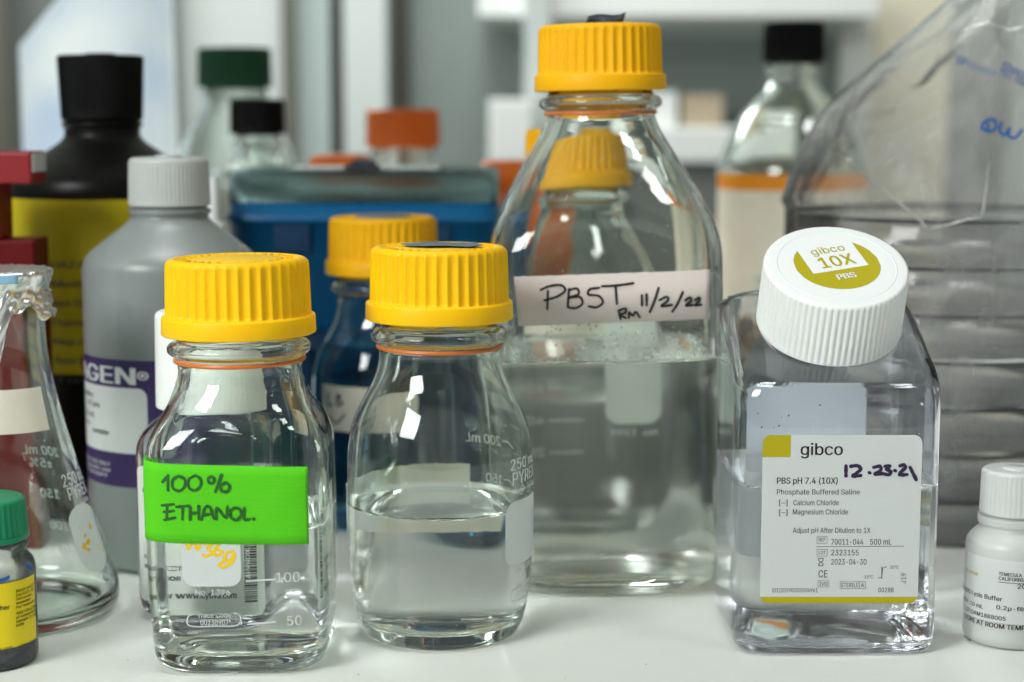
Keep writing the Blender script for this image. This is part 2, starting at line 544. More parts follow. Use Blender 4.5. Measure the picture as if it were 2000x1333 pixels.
def cap(parent, r_bot, r_top, h, z0, flutes, depth, m, ring_h=0.0, ring_out=0.0, convex=False, name='cap', bore=None, edge=2.2, top_m=None, recess=0.0, per=8, wall=2.5, label=None):
    """a fluted screw cap, hollow underneath"""
    N = flutes * per if flutes else 96
    t = np.arange(N) / per % 1.0 if flutes else np.zeros(N)
    f = np.sin(pi * t) ** (0.9 if not convex else 1.0)
    if convex:
        f = 1 - f
    th = np.arange(N) * 2 * pi / N

    def rg(z, a, k):
        r = a - depth * f * k
        return np.stack([r * np.cos(th), r * np.sin(th), np.full(N, z)], 1)
    bore = bore or r_bot - wall
    zt = z0 + h
    R = []
    R.append(rg(zt - 3, .002, 0)); R.append(rg(zt - 3, bore - 1, 0)); R.append(rg(zt - 5, bore, 0)); R.append(rg(z0 + .4, bore, 0)); R.append(rg(z0, bore + .4, 0))
    ro = r_bot + ring_out
    R.append(rg(z0, ro - .5, 0)); R.append(rg(z0 + .25, ro - .12, 0)); R.append(rg(z0 + .6, ro, 0))
    if ring_h:
        R.append(rg(z0 + ring_h - .7, ro - .15, 0)); R.append(rg(z0 + ring_h - .2, ro - .35, 0)); R.append(rg(z0 + ring_h, ro - .8, 0)); R.append(rg(z0 + ring_h + .15, r_bot + .1, 0))
        R.append(rg(z0 + ring_h + .3, r_bot, .95))
    zf = zt - edge
    for k in np.linspace(0.08, 1, 7):
        z = z0 + ring_h + (zf - z0 - ring_h) * k
        q = 1.0 if k < .8 else (0.93 if k < .9 else .72)
        R.append(rg(z, r_bot + (r_top - r_bot) * k, q))
    for aa in np.linspace(.15, 1, 6):
        al = aa * pi / 2
        R.append(rg(zf + edge * sin(al), r_top - edge * (1 - cos(al)), max(0, .6 - .8 * aa)))
    re = r_top - edge
    if recess:
        R += [rg(zt, re - .8, 0), rg(zt - .05, re - 1.0, 0), rg(zt - recess, re - 1.3, 0)]
        R += [rg(zt - recess, re * k, 0) for k in (.6, .3, .001)]
    else:
        R += [rg(zt, re * k, 0) for k in (.7, .3, .001)]
    V, Fc = sweep(R)
    return put(name, V, Fc, m, parent, label=label)


def disc(name, parent, z, r, m, r0=0.0, h=0.25, N=64):
    R = [ring(z, max(r0, .002), N=N), ring(z, r, N=N)][::-1]
    rr = [ring(z - .3, r, N=N), ring(z + h - .08, r, N=N), ring(z + h, r - .15, N=N), ring(z + h, max(r0, .002), N=N)]
    if r0:
        rr.append(ring(z - .3, r0, N=N))
    V, Fc = sweep(rr)
    return put(name, V, Fc, m, parent)


# ------------------------------------------------------------------ print and handwriting
# outlines of a plain grotesque alphabet: character, advance; closed outlines in thousandths
GLYPHS = {}
for _l in r"""
%676;175,283 146,286 121,297 101,314 86,335 78,360 75,388 75,412 78,440 87,464 101,486 121,503 146,513 175,517 206,513 230,503 250,486 264,464 273,440 276,412 276,388 273,360 264,335 250,314 230,297 205,286;175,327 198,332 212,346 221,365 223,388 223,412 221,435 213,454 198,468 175,473 153,468 138,454 130,435 127,412 127,388 130,365 138,346 153,332;501,-10 471,-6 446,5 426,21 412,43 403,68 400,95 400,120 403,147 412,172 427,194 447,210 471,221 501,225 531,221 556,210 576,194 590,172 598,147 601,120 601,95 598,68 589,43 575,21 555,5 531,-6;501,35 523,39 538,53 546,73 549,95 549,120 546,142 538,162 524,176 501,180 479,176 464,162 456,142 453,120 453,95 455,73 464,53 479,39;132,0 482,509 540,509 191,0
(273;89,207 92,264 101,324 107,354 114,384 122,413 132,441 153,494 177,539 236,539 212,485 191,428 174,370 161,313 154,258 151,207 154,161 160,115 172,67 188,16 198,-10 209,-38 222,-66 236,-96 177,-96 156,-59 139,-21 124,16 111,55 102,93 95,131 90,169
)273;37,-96 52,-66 64,-37 76,-9 86,18 102,69 113,116 120,162 122,207 119,258 112,313 99,370 82,428 62,485 37,539 97,539 121,494 142,441 151,413 159,384 167,354 173,323 181,264 184,207 183,168 178,130 171,92 161,53 149,15 134,-22 117,-59 97,-96
,188;38,-119 68,71 137,71 84,-119
-453;337,244 337,188 114,188 114,244
.188;95,-4 78,-1 63,9 53,24 50,41 53,59 63,73 78,83 95,87 113,83 128,73 138,59 141,41 138,24 128,9 113,-1
/249;235,533 71,-76 14,-76 178,533
0453;227,-7 174,1 130,24 95,62 69,113 60,144 53,178 49,214 48,254 49,294 53,330 60,364 69,395 95,447 130,484 174,508 227,516 279,508 323,484 358,447 384,395 393,364 400,330 404,294 405,254 404,214 400,178 393,144 384,113 359,62 323,24 279,1;227,50 261,56 290,74 313,103 330,144 340,194 344,254 340,314 330,365 313,405 290,435 261,453 227,460 192,453 163,435 140,405 123,365 113,314 109,254 113,194 123,144 140,103 163,74 192,56
1453;76,0 76,55 391,55 391,0;276,509 276,0 212,0 212,448 209,448 86,358 86,427 198,509
2453;64,0 64,47 234,229 261,257 282,282 299,305 311,327 318,348 320,371 317,397 308,419 293,436 273,449 250,457 224,460 196,457 172,447 153,433 139,413 130,390 127,362 66,362 71,405 86,442 111,473 143,496 182,511 225,516 268,511 306,497 337,474 361,445 376,411 381,372 378,345 371,318 357,290 336,259 306,223 267,180 153,60 153,57 389,57 389,0
3453;218,-7 173,-3 133,10 98,30 70,57 52,91 44,132 109,132 115,107 126,87 144,71 165,59 191,52 219,50 248,53 275,61 297,74 315,93 325,116 329,145 326,172 316,196 299,217 275,234 242,244 201,248 157,248 157,299 288,448 288,452 70,452 70,509 372,509 372,461 211,278 211,289 264,288 308,276 344,253 371,222 387,186 393,145 387,103 370,66 344,36 309,12 266,-2
4453;40,105 40,158 247,509 311,509 109,166 109,163 413,163 413,105;282,0 282,121 282,146 282,318 343,318 343,0
5453;221,-7 178,-2 140,11 108,32 83,60 66,93 60,130 122,130 127,108 138,89 154,73 173,60 196,52 221,50 250,53 276,64 298,82 314,104 324,131 328,162 324,193 314,221 297,244 275,262 248,273 218,277 192,275 167,268 145,258 128,246 67,253 96,509 366,509 366,452 151,452 134,301 136,301 155,315 178,325 203,331 229,334 263,330 294,321 321,306 345,285 364,260 379,231 388,199 391,163 385,117 369,76 343,41 309,15 268,-1
6453;226,-7 182,-1 142,15 109,40 84,74 69,115 64,162 68,199 80,239 102,285 137,340 252,509 322,509 151,261 145,261 154,275 165,288 179,299 196,307 214,312 235,314 278,309 316,295 346,271 370,240 384,201 389,157 384,112 368,73 343,39 310,14 271,-2;226,48 254,52 279,63 299,79 314,101 324,128 327,157 324,187 314,213 299,235 279,251 254,262 226,265 198,262 174,252 153,235 138,214 128,188 125,158 128,128 138,102 153,79 174,63 198,52
7453;97,0 323,448 323,452 62,452 62,509 391,509 391,449 165,0
8453;226,-7 178,-2 136,11 101,33 74,62 57,96 52,135 55,166 65,195 81,220 101,241 125,256 153,265 153,267 119,282 93,308 76,342 70,380 75,417 90,450 114,477 146,498 184,511 226,516 269,511 306,498 337,477 361,450 377,417 382,380 376,342 359,308 333,282 300,267 300,265 327,256 351,241 372,220 387,195 397,166 401,135 395,96 378,62 352,33 317,11 275,-2;226,49 258,52 285,60 307,74 323,91 333,113 337,139 333,165 322,189 305,208 283,223 256,232 226,235 196,232 169,223 147,208 130,189 119,165 115,139 119,113 129,91 145,74 167,60 195,52;226,290 252,292 274,300 293,313 307,330 316,351 319,376 316,399 308,420 294,437 275,449 252,457 226,460 200,457 177,449 159,437 145,420 136,399 133,376 136,351 145,330 159,313 178,300 201,292
9453;226,516 271,510 310,494 343,468 368,434 384,393 389,347 385,309 373,270 350,224 315,168 200,0 130,0 301,248 307,248 299,234 287,221 273,210 257,202 238,196 218,195 175,199 137,214 106,237 83,269 68,307 64,352 69,397 85,436 110,469 143,494 182,510;226,460 199,457 174,446 154,429 138,407 129,381 125,352 129,322 138,295 154,274 174,257 199,247 226,243 254,247 279,257 299,273 314,295 324,321 327,350 324,381 314,407 299,429 279,446 254,457
:188;95,-4 78,-1 63,9 53,24 50,41 53,59 63,73 78,83 95,87 113,83 128,73 138,59 141,41 138,24 128,9 113,-1;95,271 78,274 63,284 53,299 50,316 53,334 63,349 78,359 95,362 113,359 128,349 138,334 141,316 138,299 128,284 113,274
A480;16,0 201,509 276,509 463,0 395,0 287,302 276,334 264,372 250,420 232,478 245,478 228,419 213,371 201,333 191,302 85,0;110,142 110,199 370,199 370,142
B456;60,0 60,509 241,509 289,504 329,491 359,469 381,442 394,410 398,374 395,344 387,320 373,301 356,286 336,275 315,267 315,262 339,257 363,245 385,227 402,203 414,173 418,136 413,100 400,67 377,39 344,18 301,4 247,0;125,57 245,57 296,63 330,80 349,105 355,137 352,161 342,184 327,203 306,218 279,228 248,231 125,231;125,285 238,285 265,288 288,296 308,309 323,326 333,348 336,372 330,403 313,429 283,446 240,452 125,452
C510;267,-7 235,-5 205,1 177,11 150,25 126,42 104,63 86,88 70,115 57,146 48,179 42,215 40,254 42,293 48,329 57,362 70,393 86,421 104,445 126,466 150,484 177,498 205,508 235,514 267,516 305,513 340,504 373,490 402,471 427,447 448,418 463,385 473,348 408,348 401,373 389,395 375,413 357,428 337,440 315,449 292,454 267,456 223,450 184,432 150,403 125,364 109,314 103,254 109,194 125,145 151,105 184,76 223,59 267,53 292,55 315,60 337,69 357,81 375,96 389,114 401,136 408,160 473,160 463,124 448,91 428,62 402,38 373,19 341,5 305,-4
D502;219,0 96,0 96,57 215,57 272,63 318,81 354,110 379,149 394,198 399,255 394,312 379,361 354,399 320,428 275,446 221,452 93,452 93,509 225,509 261,507 294,501 325,492 353,478 399,441 433,391 446,361 455,329 460,293 462,255 460,217 455,181 446,149 433,119 417,92 398,68 376,48 351,31 322,17 291,8 256,2;125,509 125,0 60,0 60,509
E419;60,0 60,509 372,509 372,452 125,452 125,286 355,286 355,229 125,229 125,57 375,57 375,0
F410;60,0 60,509 369,509 369,452 125,452 125,278 346,278 346,221 125,221 125,0
G520;269,-7 236,-5 205,1 176,11 149,25 125,43 104,64 85,88 69,116 57,146 47,179 42,215 40,254 42,293 47,329 57,362 69,393 85,421 103,445 125,466 149,484 175,498 203,508 233,514 265,516 304,513 340,504 374,489 403,469 429,445 449,416 465,384 474,349 408,349 399,372 387,393 373,411 356,427 337,439 315,448 291,454 265,456 222,450 183,432 150,404 125,364 109,314 103,254 109,194 125,145 151,105 184,76 224,59 269,53 309,57 345,71 374,93 396,123 410,160 413,199 283,199 283,256 478,256 478,200 471,141 451,91 419,50 377,19 326,0
H517;60,0 60,509 125,509 125,289 392,289 392,509 457,509 457,0 392,0 392,232 125,232 125,0
I301;31,0 31,57 118,57 118,452 31,452 31,509 269,509 269,452 183,452 183,57 269,57 269,0
J396;185,-7 124,3 75,33 57,55 44,81 36,111 33,145 33,173 98,173 98,145 104,104 122,74 149,56 185,50 220,56 248,74 266,104 272,145 272,509 336,509 336,145 334,111 326,81 313,55 294,33 246,3
K467;104,145 104,216 122,239 139,261 157,282 174,303 193,324 212,344 364,509 448,509 231,276 228,276;60,0 60,509 125,509 125,334 124,225 125,193 125,0;372,0 188,259 228,309 449,0
L393;60,0 60,509 125,509 125,57 361,57 361,0
M628;60,0 60,509 152,509 314,88 476,509 568,509 568,0 504,0 504,395 342,0 286,0 122,395 122,0
N523;60,0 60,509 136,509 343,183 352,169 363,151 375,130 388,107 401,82 414,55 405,54 402,81 401,108 400,134 399,157 399,195 399,509 463,509 463,0 387,0 202,290 190,310 177,331 164,354 148,381 108,452 119,454 122,384 123,354 124,328 125,307 125,291 125,0
O533;267,-7 235,-5 205,1 177,11 150,25 126,42 105,63 86,88 70,115 57,146 48,179 42,215 40,254 42,293 48,329 57,362 70,393 86,421 105,445 126,466 150,484 177,498 205,508 235,514 267,516 299,514 329,508 357,498 384,484 408,466 429,445 448,421 464,393 477,362 486,329 491,293 493,254 491,215 486,179 477,146 464,115 448,88 429,63 408,42 384,25 357,11 329,1 299,-5;267,53 310,59 349,76 383,105 408,144 425,194 430,254 425,314 408,365 383,404 349,433 310,450 267,456 223,450 184,433 151,404 125,364 109,314 103,254 109,194 125,144 151,105 184,76 223,59
P445;60,0 60,509 235,509 289,503 332,487 366,462 390,430 404,391 409,348 404,304 390,265 366,233 332,207 289,191 235,186 125,186 125,0;125,242 233,242 269,246 297,256 318,272 333,294 342,319 344,348 342,376 333,402 318,423 297,439 268,449 232,452 125,452
Q533;245,159 313,159 369,85 384,65 468,-48 401,-48 346,27 331,46;267,-7 235,-5 205,1 177,11 150,25 126,42 105,63 86,88 70,115 57,146 48,179 42,215 40,254 42,293 48,329 57,362 70,393 86,421 105,445 126,466 150,484 177,498 205,508 235,514 267,516 299,514 329,508 357,498 384,484 408,466 429,445 448,421 464,393 477,362 486,329 491,293 493,254 491,215 486,179 477,146 464,115 448,88 429,63 408,42 384,25 357,11 329,1 299,-5;267,53 310,59 349,76 383,105 408,144 425,194 430,254 425,314 408,365 383,404 349,433 310,450 267,456 223,450 184,433 151,404 125,364 109,314 103,254 109,194 125,144 151,105 184,76 223,59
R449;60,0 60,509 236,509 290,504 333,489 367,465 390,433 405,395 409,352 405,309 390,271 367,240 333,217 289,203 236,198 125,198 125,0;353,0 230,229 303,229 428,0;125,255 234,255 269,258 298,267 319,281 334,300 342,324 345,352 342,380 334,405 319,425 298,440 269,449 233,452 125,452
S447;224,-9 172,-4 128,9 91,31 64,60 46,96 38,137 104,137 110,110 123,88 142,71 166,59 194,52 224,49 257,52 286,60 311,74 329,92 341,114 346,139 342,161 332,179 316,193 296,205 272,214 245,222 184,239 128,260 86,289 60,326 52,372 58,413 75,448 102,476 138,498 180,511 227,516 275,511 316,498 351,476 377,449 394,415 401,378 337,378 326,412 302,437 267,453 225,459 194,456 167,448 145,435 129,418 118,398 115,376 119,352 131,334 148,319 169,308 191,300 212,293 264,279 287,272 312,264 336,252 359,238 379,220 395,198 405,171 408,139 403,99 386,64 360,34 323,11 278,-4
T449;32,452 32,509 417,509 417,452 257,452 257,0 193,0 193,452
U517;259,-8 203,-2 154,15 114,43 85,80 66,124 60,173 60,509 124,509 124,178 128,144 141,113 160,87 187,68 220,56 259,52 298,56 331,68 357,87 377,113 389,144 393,178 393,509 457,509 457,173 451,124 433,80 403,43 363,15 315,-2
V480;204,0 16,509 84,509 192,206 203,176 215,137 230,89 248,31 235,31 252,90 267,138 279,176 290,206 395,509 463,509 278,0
W686;155,0 16,509 82,509 163,196 170,171 175,145 181,120 187,94 192,67 197,40 189,40 194,67 200,94 205,120 211,145 218,171 224,196 306,509 380,509 462,196 468,171 474,145 480,120 486,94 492,67 497,40 488,40 493,67 499,94 504,120 510,145 523,196 603,509 670,509 530,0 455,0 368,323 359,356 351,391 344,431 336,475 350,475 342,433 335,395 327,359 318,323 230,0
X474;18,0 217,284 217,236 29,509 104,509 178,400 192,379 204,361 214,345 223,329 233,312 243,292 232,292 243,311 252,329 261,345 272,361 284,379 298,400 374,509 446,509 259,239 259,287 456,0 382,0 292,129 279,149 268,165 259,180 250,195 241,212 230,231 244,231 235,213 225,196 216,181 206,166 195,149 182,129 91,0
Y472;203,0 203,208 16,509 91,509 192,344 208,318 222,292 236,264 250,230 224,230 237,265 251,293 265,318 280,344 381,509 455,509 268,208 268,0
Z438;42,0 42,46 273,385 289,408 306,431 323,453 341,476 348,454 317,453 285,452 254,452 223,452 40,452 40,509 397,509 397,462 169,129 152,105 134,81 116,57 97,33 90,54 121,56 152,57 183,57 214,57 399,57 399,0
[273;101,-96 101,539 236,539 236,487 160,487 160,-44 236,-44 236,-96
]273;37,-96 37,-44 113,-44 113,487 37,487 37,539 172,539 172,-96
a389;160,-9 126,-5 94,5 68,22 48,45 35,73 30,108 34,138 43,161 58,179 78,193 100,203 125,211 152,216 178,220 209,224 234,227 252,230 265,235 273,243 276,255 276,257 273,279 267,297 256,311 240,322 220,329 196,331 171,329 149,322 132,313 118,301 107,288 100,274 41,291 57,322 79,346 104,364 133,375 163,382 194,384 215,383 239,379 263,372 286,360 306,343 322,320 333,290 337,251 337,0 277,0 277,52 272,52 264,38 252,25 236,12 215,1 190,-6;170,45 202,49 228,59 248,74 263,93 272,115 276,138 276,190 270,186 259,182 246,179 231,176 216,173 200,171 175,168 154,164 134,159 117,150 103,139 95,124 92,105 94,87 102,72 114,61 130,52 149,47
b424;229,-8 198,-5 172,4 153,17 138,31 127,46 118,59 112,59 112,0 53,0 53,509 114,509 114,319 118,319 127,331 137,346 152,360 171,373 197,381 229,384 274,378 313,361 345,332 370,293 385,245 390,189 385,133 370,84 346,45 313,16 274,-2;220,47 253,51 279,66 301,88 316,117 325,151 328,189 325,227 316,261 301,290 280,311 253,325 220,330 188,325 161,312 140,291 125,263 116,229 113,189 116,150 125,115 140,86 162,65 188,51
c396;207,-8 159,-2 117,16 82,46 56,85 40,133 34,187 40,243 56,291 82,330 117,360 159,378 207,384 234,383 260,377 284,368 305,356 324,341 340,322 353,301 362,277 303,262 298,276 290,289 281,301 270,311 257,319 242,325 226,329 207,330 173,325 145,310 124,287 108,258 99,224 96,187 99,151 108,117 124,89 145,66 173,51 207,46 226,48 243,52 258,58 271,66 282,76 292,89 299,102 304,117 363,102 354,78 341,56 325,37 306,21 285,9 261,-1 235,-6
d424;195,-8 151,-2 111,16 79,45 55,84 39,133 34,189 39,245 55,293 79,332 112,361 151,378 196,384 228,381 253,373 272,360 287,346 298,331 306,319 311,319 311,509 372,509 372,0 313,0 313,59 307,59 298,46 287,31 272,17 252,4 227,-5;205,47 236,51 263,65 284,86 299,115 309,150 312,189 309,229 300,263 284,291 263,312 237,325 205,330 172,325 145,311 124,290 108,261 99,227 96,189 99,151 109,117 124,88 145,66 172,51
e404;212,-8 161,-2 117,16 82,46 56,85 40,132 34,187 39,242 55,290 81,329 115,359 157,378 205,384 236,382 266,374 294,361 319,341 341,315 357,282 368,242 371,194 371,169 97,169 100,139 110,106 128,80 151,61 179,50 212,46 234,48 254,53 271,61 285,73 297,88 306,105 365,91 353,63 335,39 311,19 283,4 249,-5;100,221 307,221 307,237 298,269 283,294 263,314 237,326 205,330 173,326 146,313 125,294 109,270 99,241
f254;228,379 228,327 6,327 6,379;81,0 81,432 84,461 96,486 113,505 135,519 161,527 187,530 207,529 222,527 234,524 243,521 227,468 222,470 215,472 206,473 195,474 171,470 154,460 145,443 142,419 142,0
g425;207,-151 168,-148 134,-140 105,-127 82,-110 64,-91 51,-69 101,-41 110,-53 122,-66 136,-78 154,-88 178,-95 207,-97 249,-92 282,-75 304,-47 311,-6 311,68 306,68 298,56 287,41 272,28 252,16 227,8 195,5 152,10 113,27 80,53 55,90 39,136 34,191 39,246 55,293 80,332 112,361 152,378 196,384 228,382 253,373 273,360 288,346 299,331 308,319 313,319 313,379 372,379 372,-9 367,-54 350,-90 324,-117 291,-136 251,-147;205,59 237,63 264,75 285,95 300,121 309,154 312,193 309,231 300,264 285,291 264,312 237,325 205,330 172,325 145,312 124,290 109,262 99,229 96,193 99,155 109,123 124,96 145,76 172,63
h410;114,227 114,0 53,0 53,509 114,509 114,287 102,287 124,332 152,362 187,379 227,384 264,380 295,369 321,349 341,321 353,285 357,240 357,0 296,0 296,235 290,275 273,304 246,323 210,329 184,326 161,317 141,303 126,283 117,257
i167;53,0 53,379 114,379 114,0;84,443 67,446 54,455 44,468 41,483 44,499 54,512 67,521 84,524 100,521 114,512 123,499 126,483 123,468 114,455 100,446
j167;53,379 114,379 114,-30 111,-63 102,-90 86,-113 65,-129 37,-139 4,-143 -10,-143 -10,-87 2,-87 25,-83 40,-72 50,-54 53,-29;83,443 67,446 53,455 44,468 41,483 44,499 53,512 67,521 83,524 100,521 114,512 123,499 126,483 123,468 114,455 100,446
k381;110,137 110,212 121,212 284,379 360,379 184,199 177,199;53,0 53,509 114,509 114,0;294,0 148,186 191,229 372,0
l189;139,-2 101,3 74,20 58,47 53,84 53,509 114,509 114,99 115,77 120,62 130,54 146,52 154,52 160,53 165,53 170,54 181,3 172,1 162,-1 151,-2
m610;53,0 53,379 112,379 112,295 108,295 118,323 132,346 151,363 172,376 195,384 219,386 257,380 287,361 309,331 321,295 312,295 322,321 337,343 357,361 381,375 407,383 437,386 468,383 497,372 522,354 541,328 553,296 557,255 557,0 496,0 496,254 490,289 473,313 447,326 419,330 395,328 374,320 358,307 345,290 338,270 335,247 335,0 274,0 274,260 269,288 253,311 229,326 199,330 178,328 158,320 140,307 126,289 117,266 114,238 114,0
n410;114,227 114,0 53,0 53,379 112,379 112,287 102,287 124,332 152,362 187,379 227,384 264,380 295,369 321,349 341,321 353,285 357,240 357,0 296,0 296,235 290,275 273,304 246,323 210,329 184,326 161,317 141,303 126,283 117,257
o415;207,-8 159,-2 117,16 82,46 56,85 40,133 34,187 40,243 56,291 82,330 117,360 159,378 207,384 256,378 299,360 333,330 359,291 376,243 381,187 376,133 359,85 333,46 299,16 256,-2;207,46 242,51 270,66 292,89 307,117 316,151 319,187 316,224 307,258 292,287 270,310 242,325 207,330 173,325 145,310 124,287 108,258 99,224 96,187 99,151 108,117 124,89 145,66 173,51
p424;53,-143 53,379 112,379 112,319 118,319 126,331 137,346 152,360 171,373 197,381 229,384 274,378 313,361 345,332 370,293 385,245 390,189 385,133 370,84 346,45 313,16 274,-2 229,-8 198,-5 173,4 153,17 138,31 127,46 118,59 114,59 114,-143;220,47 253,51 279,66 301,88 316,117 325,151 328,189 325,227 316,261 301,290 280,311 253,325 220,330 188,325 161,312 140,291 125,263 116,229 113,189 116,150 125,115 140,86 162,65 188,51
q424;372,-143 311,-143 311,59 306,59 298,46 287,31 272,17 252,4 227,-5 195,-8 151,-2 111,16 79,45 55,84 39,133 34,189 39,245 55,293 79,332 112,361 151,378 196,384 228,381 253,373 272,360 287,346 298,331 307,319 313,319 313,379 372,379;205,47 236,51 263,65 284,86 299,115 309,150 312,189 309,229 300,263 284,291 263,312 237,325 205,330 172,325 145,311 124,290 108,261 99,227 96,189 99,151 109,117 124,88 145,66 172,51
r259;53,0 53,379 112,379 112,321 115,321 130,347 152,367 181,380 213,385 221,385 229,384 243,384 243,322 239,323 230,324 219,325 207,326 182,323 159,315 140,301 126,284 117,262 114,237 114,0
s365;182,-8 145,-5 112,3 84,18 62,38 45,63 36,94 94,107 105,79 124,60 150,49 181,45 217,50 244,62 262,81 268,103 265,121 254,136 237,147 212,155 149,170 104,186 72,208 53,237 47,274 51,305 65,332 87,354 115,370 149,381 187,384 223,381 254,372 279,358 299,339 314,316 324,290 268,277 258,298 243,316 219,328 187,333 156,329 131,317 114,299 109,277 112,258 124,243 144,232 172,223 229,209 275,194 306,171 325,142 331,107 326,75 312,47 290,24 260,6 223,-5
t227;204,379 204,327 6,327 6,379;65,471 126,471 126,98 128,76 136,61 150,53 170,50 177,50 185,51 194,52 202,54 213,2 203,-1 192,-3 180,-4 168,-4 125,2 92,21 72,52 65,93
u410;182,-5 146,-1 115,11 89,31 69,59 57,95 53,139 53,379 114,379 114,144 119,105 137,75 164,56 200,50 226,53 249,62 268,77 283,97 293,122 296,153 296,379 357,379 357,0 298,0 298,92 307,92 286,47 257,17 222,0
v389;163,0 17,379 84,379 165,155 177,121 187,87 196,53 206,21 184,21 194,53 203,87 213,121 224,155 305,379 371,379 226,0
w567;138,0 23,379 87,379 133,214 143,177 154,137 165,91 175,41 165,41 175,90 186,135 196,176 206,214 252,379 316,379 362,214 371,176 382,136 392,91 402,41 391,41 402,90 413,135 423,176 434,214 480,379 545,379 429,0 368,0 319,172 305,225 297,252 291,280 277,338 291,338 277,280 270,252 263,225 255,198 248,172 199,0
x379;21,0 171,218 171,171 29,379 100,379 147,306 164,279 179,253 193,229 207,206 175,206 190,229 202,253 216,279 233,306 282,379 352,379 209,169 209,214 358,0 287,0 231,85 214,112 200,136 187,159 173,182 205,182 191,159 178,136 165,112 148,85 91,0
y389;47,-139 61,-86 71,-87 88,-90 104,-89 118,-84 130,-74 141,-58 151,-36 163,-1 17,379 84,379 165,155 177,121 187,87 196,53 206,21 184,21 193,53 202,87 212,121 224,155 305,379 371,379 204,-58 191,-85 177,-107 159,-124 139,-136 117,-143 91,-145 77,-145 65,-143 54,-141
z380;42,0 42,46 254,320 254,323 48,323 48,379 333,379 333,331 126,60 126,56 339,56 339,0
|230;141,673 141,-164 88,-164 88,673
®463;231,118 192,122 154,134 121,152 91,177 67,206 48,240 37,277 33,317 37,357 48,394 67,428 91,457 121,482 154,500 192,512 231,516 271,512 309,500 343,482 372,457 396,428 415,394 426,357 430,317 426,277 415,240 396,206 372,177 343,152 309,134 271,122;231,166 271,171 307,187 338,210 362,241 377,277 382,317 377,357 362,393 338,423 307,447 271,462 231,467 192,462 156,447 125,423 101,393 86,357 81,317 86,277 101,241 125,210 156,187 192,171;273,226 228,312 273,312 319,226;161,226 161,409 253,409 266,407 279,402 292,394 302,383 309,368 311,350 309,332 302,316 291,304 278,295 264,289 250,287 203,287 203,226;203,319 239,319 248,321 257,327 264,337 267,350 264,364 257,372 248,376 239,378 203,378
°316;158,283 128,287 101,298 77,316 59,340 47,367 43,397 47,428 59,455 77,479 101,497 128,509 158,513 188,509 216,497 239,479 257,455 269,428 273,397 269,367 257,340 239,316 216,298 188,287;158,334 175,336 190,343 203,353 213,366 220,381 222,397 220,414 213,430 203,443 190,453 175,459 158,462 141,459 126,453 113,443 103,430 97,414 95,397 97,381 103,366 113,353 126,343 141,336
±453;65,24 65,81 388,81 388,24;65,225 65,282 388,282 388,225;198,124 198,383 255,383 255,124
µ407;53,-143 53,379 114,379 114,150 117,118 126,92 141,72 160,59 182,51 206,48 231,51 252,59 271,73 285,92 293,118 296,150 296,379 357,379 357,86 359,70 365,60 377,54 394,53 404,53 404,0 392,0 351,5 321,22 304,49 298,86 298,120 312,120 309,86 301,58 289,36 274,20 257,8 240,0 222,-4 206,-5 190,-4 172,0 154,8 138,20 123,36 111,58 103,86 100,120 114,120 114,-143
–350;350,244 350,188 0,188 0,244
""".strip().splitlines():
    _p = _l[1:].split(';')
    GLYPHS[_l[0]] = (int(_p[0]), [[tuple(map(int, q.split(','))) for q in o_.split(' ')] for o_ in _p[1:]])
CAPH = 0.509
_gcache = {}


def area(P):
    a_ = np.array(P, float)
    return .5 * float((a_[:, 0] * np.roll(a_[:, 1], -1) - a_[:, 1] * np.roll(a_[:, 0], -1)).sum())


def inside(q, P):
    r = False
    for (x1, y1), (x2, y2) in zip(P, P[1:] + P[:1]):
        if (y1 > q[1]) != (y2 > q[1]) and q[0] < (x2 - x1) * (q[1] - y1) / (y2 - y1) + x1:
            r = not r
    return r


def glyph(ch):
    if ch not in _gcache:
        cs = GLYPHS[ch][1]
        big = max(cs, key=lambda P: abs(area(P)))
        sg = 1 if area(big) > 0 else -1
        outs = [P for P in cs if area(P) * sg > 0]
        hol = [P for P in cs if area(P) * sg <= 0]
        AV, AF, n = [], [], 0
        for k, O in enumerate(outs):
            cu = bpy.data.curves.new('t', 'CURVE')
            cu.dimensions, cu.fill_mode = '2D', 'BOTH'
            for P in [O] + [h for h in hol if inside(h[0], O)]:
                sp = cu.splines.new('POLY')
                sp.points.add(len(P) - 1)
                for q, (x, y) in enumerate(P):
                    sp.points[q].co = (x * .01, y * .01, 0, 1)
                sp.use_cyclic_u = True
            o = bpy.data.objects.new('t', cu)
            me = o.to_mesh()
            V = np.array([v.co[:2] for v in me.vertices]) * .1
            for p in me.polygons:
                f_ = tuple(p.vertices)
                if area(V[list(f_)]) < 0:
                    f_ = f_[::-1]
                AF.append(tuple(q + n for q in f_))
            AV.append(np.c_[V, np.full(len(V), .004 * k)])
            n += len(V)
            o.to_mesh_clear()
            bpy.data.objects.remove(o)
            bpy.data.curves.remove(cu)
        _gcache[ch] = (np.concatenate(AV), AF)
    return _gcache[ch]


def text(s, x0, x1, base, caph, off=0.0, right=False):
    """flat text fitted between x0 and x1 with capital height caph; off thickens the strokes (layers a hair apart)"""
    V, Fc, x, n = [], [], 0.0, 0
    L = [0.0] if off <= 0 else [-off, off]
    for ch in s:
        if ch == ' ':
            x += .195
            continue
        gv, gf = glyph(ch)
        for k, d in enumerate(L):
            V.append(gv + (x + d, 0, .014 * k))
            Fc += [tuple(q + n for q in f_) for f_ in gf]
            n += len(gv)
        x += GLYPHS[ch][0] * .001
    V = np.concatenate(V)
    w0, w1 = V[:, 0].min(), V[:, 0].max()
    ky = caph / CAPH
    kx = ky * .98 if x1 is None else (x1 - x0) / (w1 - w0)
    V[:, 0] = (V[:, 0] - w0) * kx + x0
    V[:, 1] = V[:, 1] * ky + base
    return V, Fc


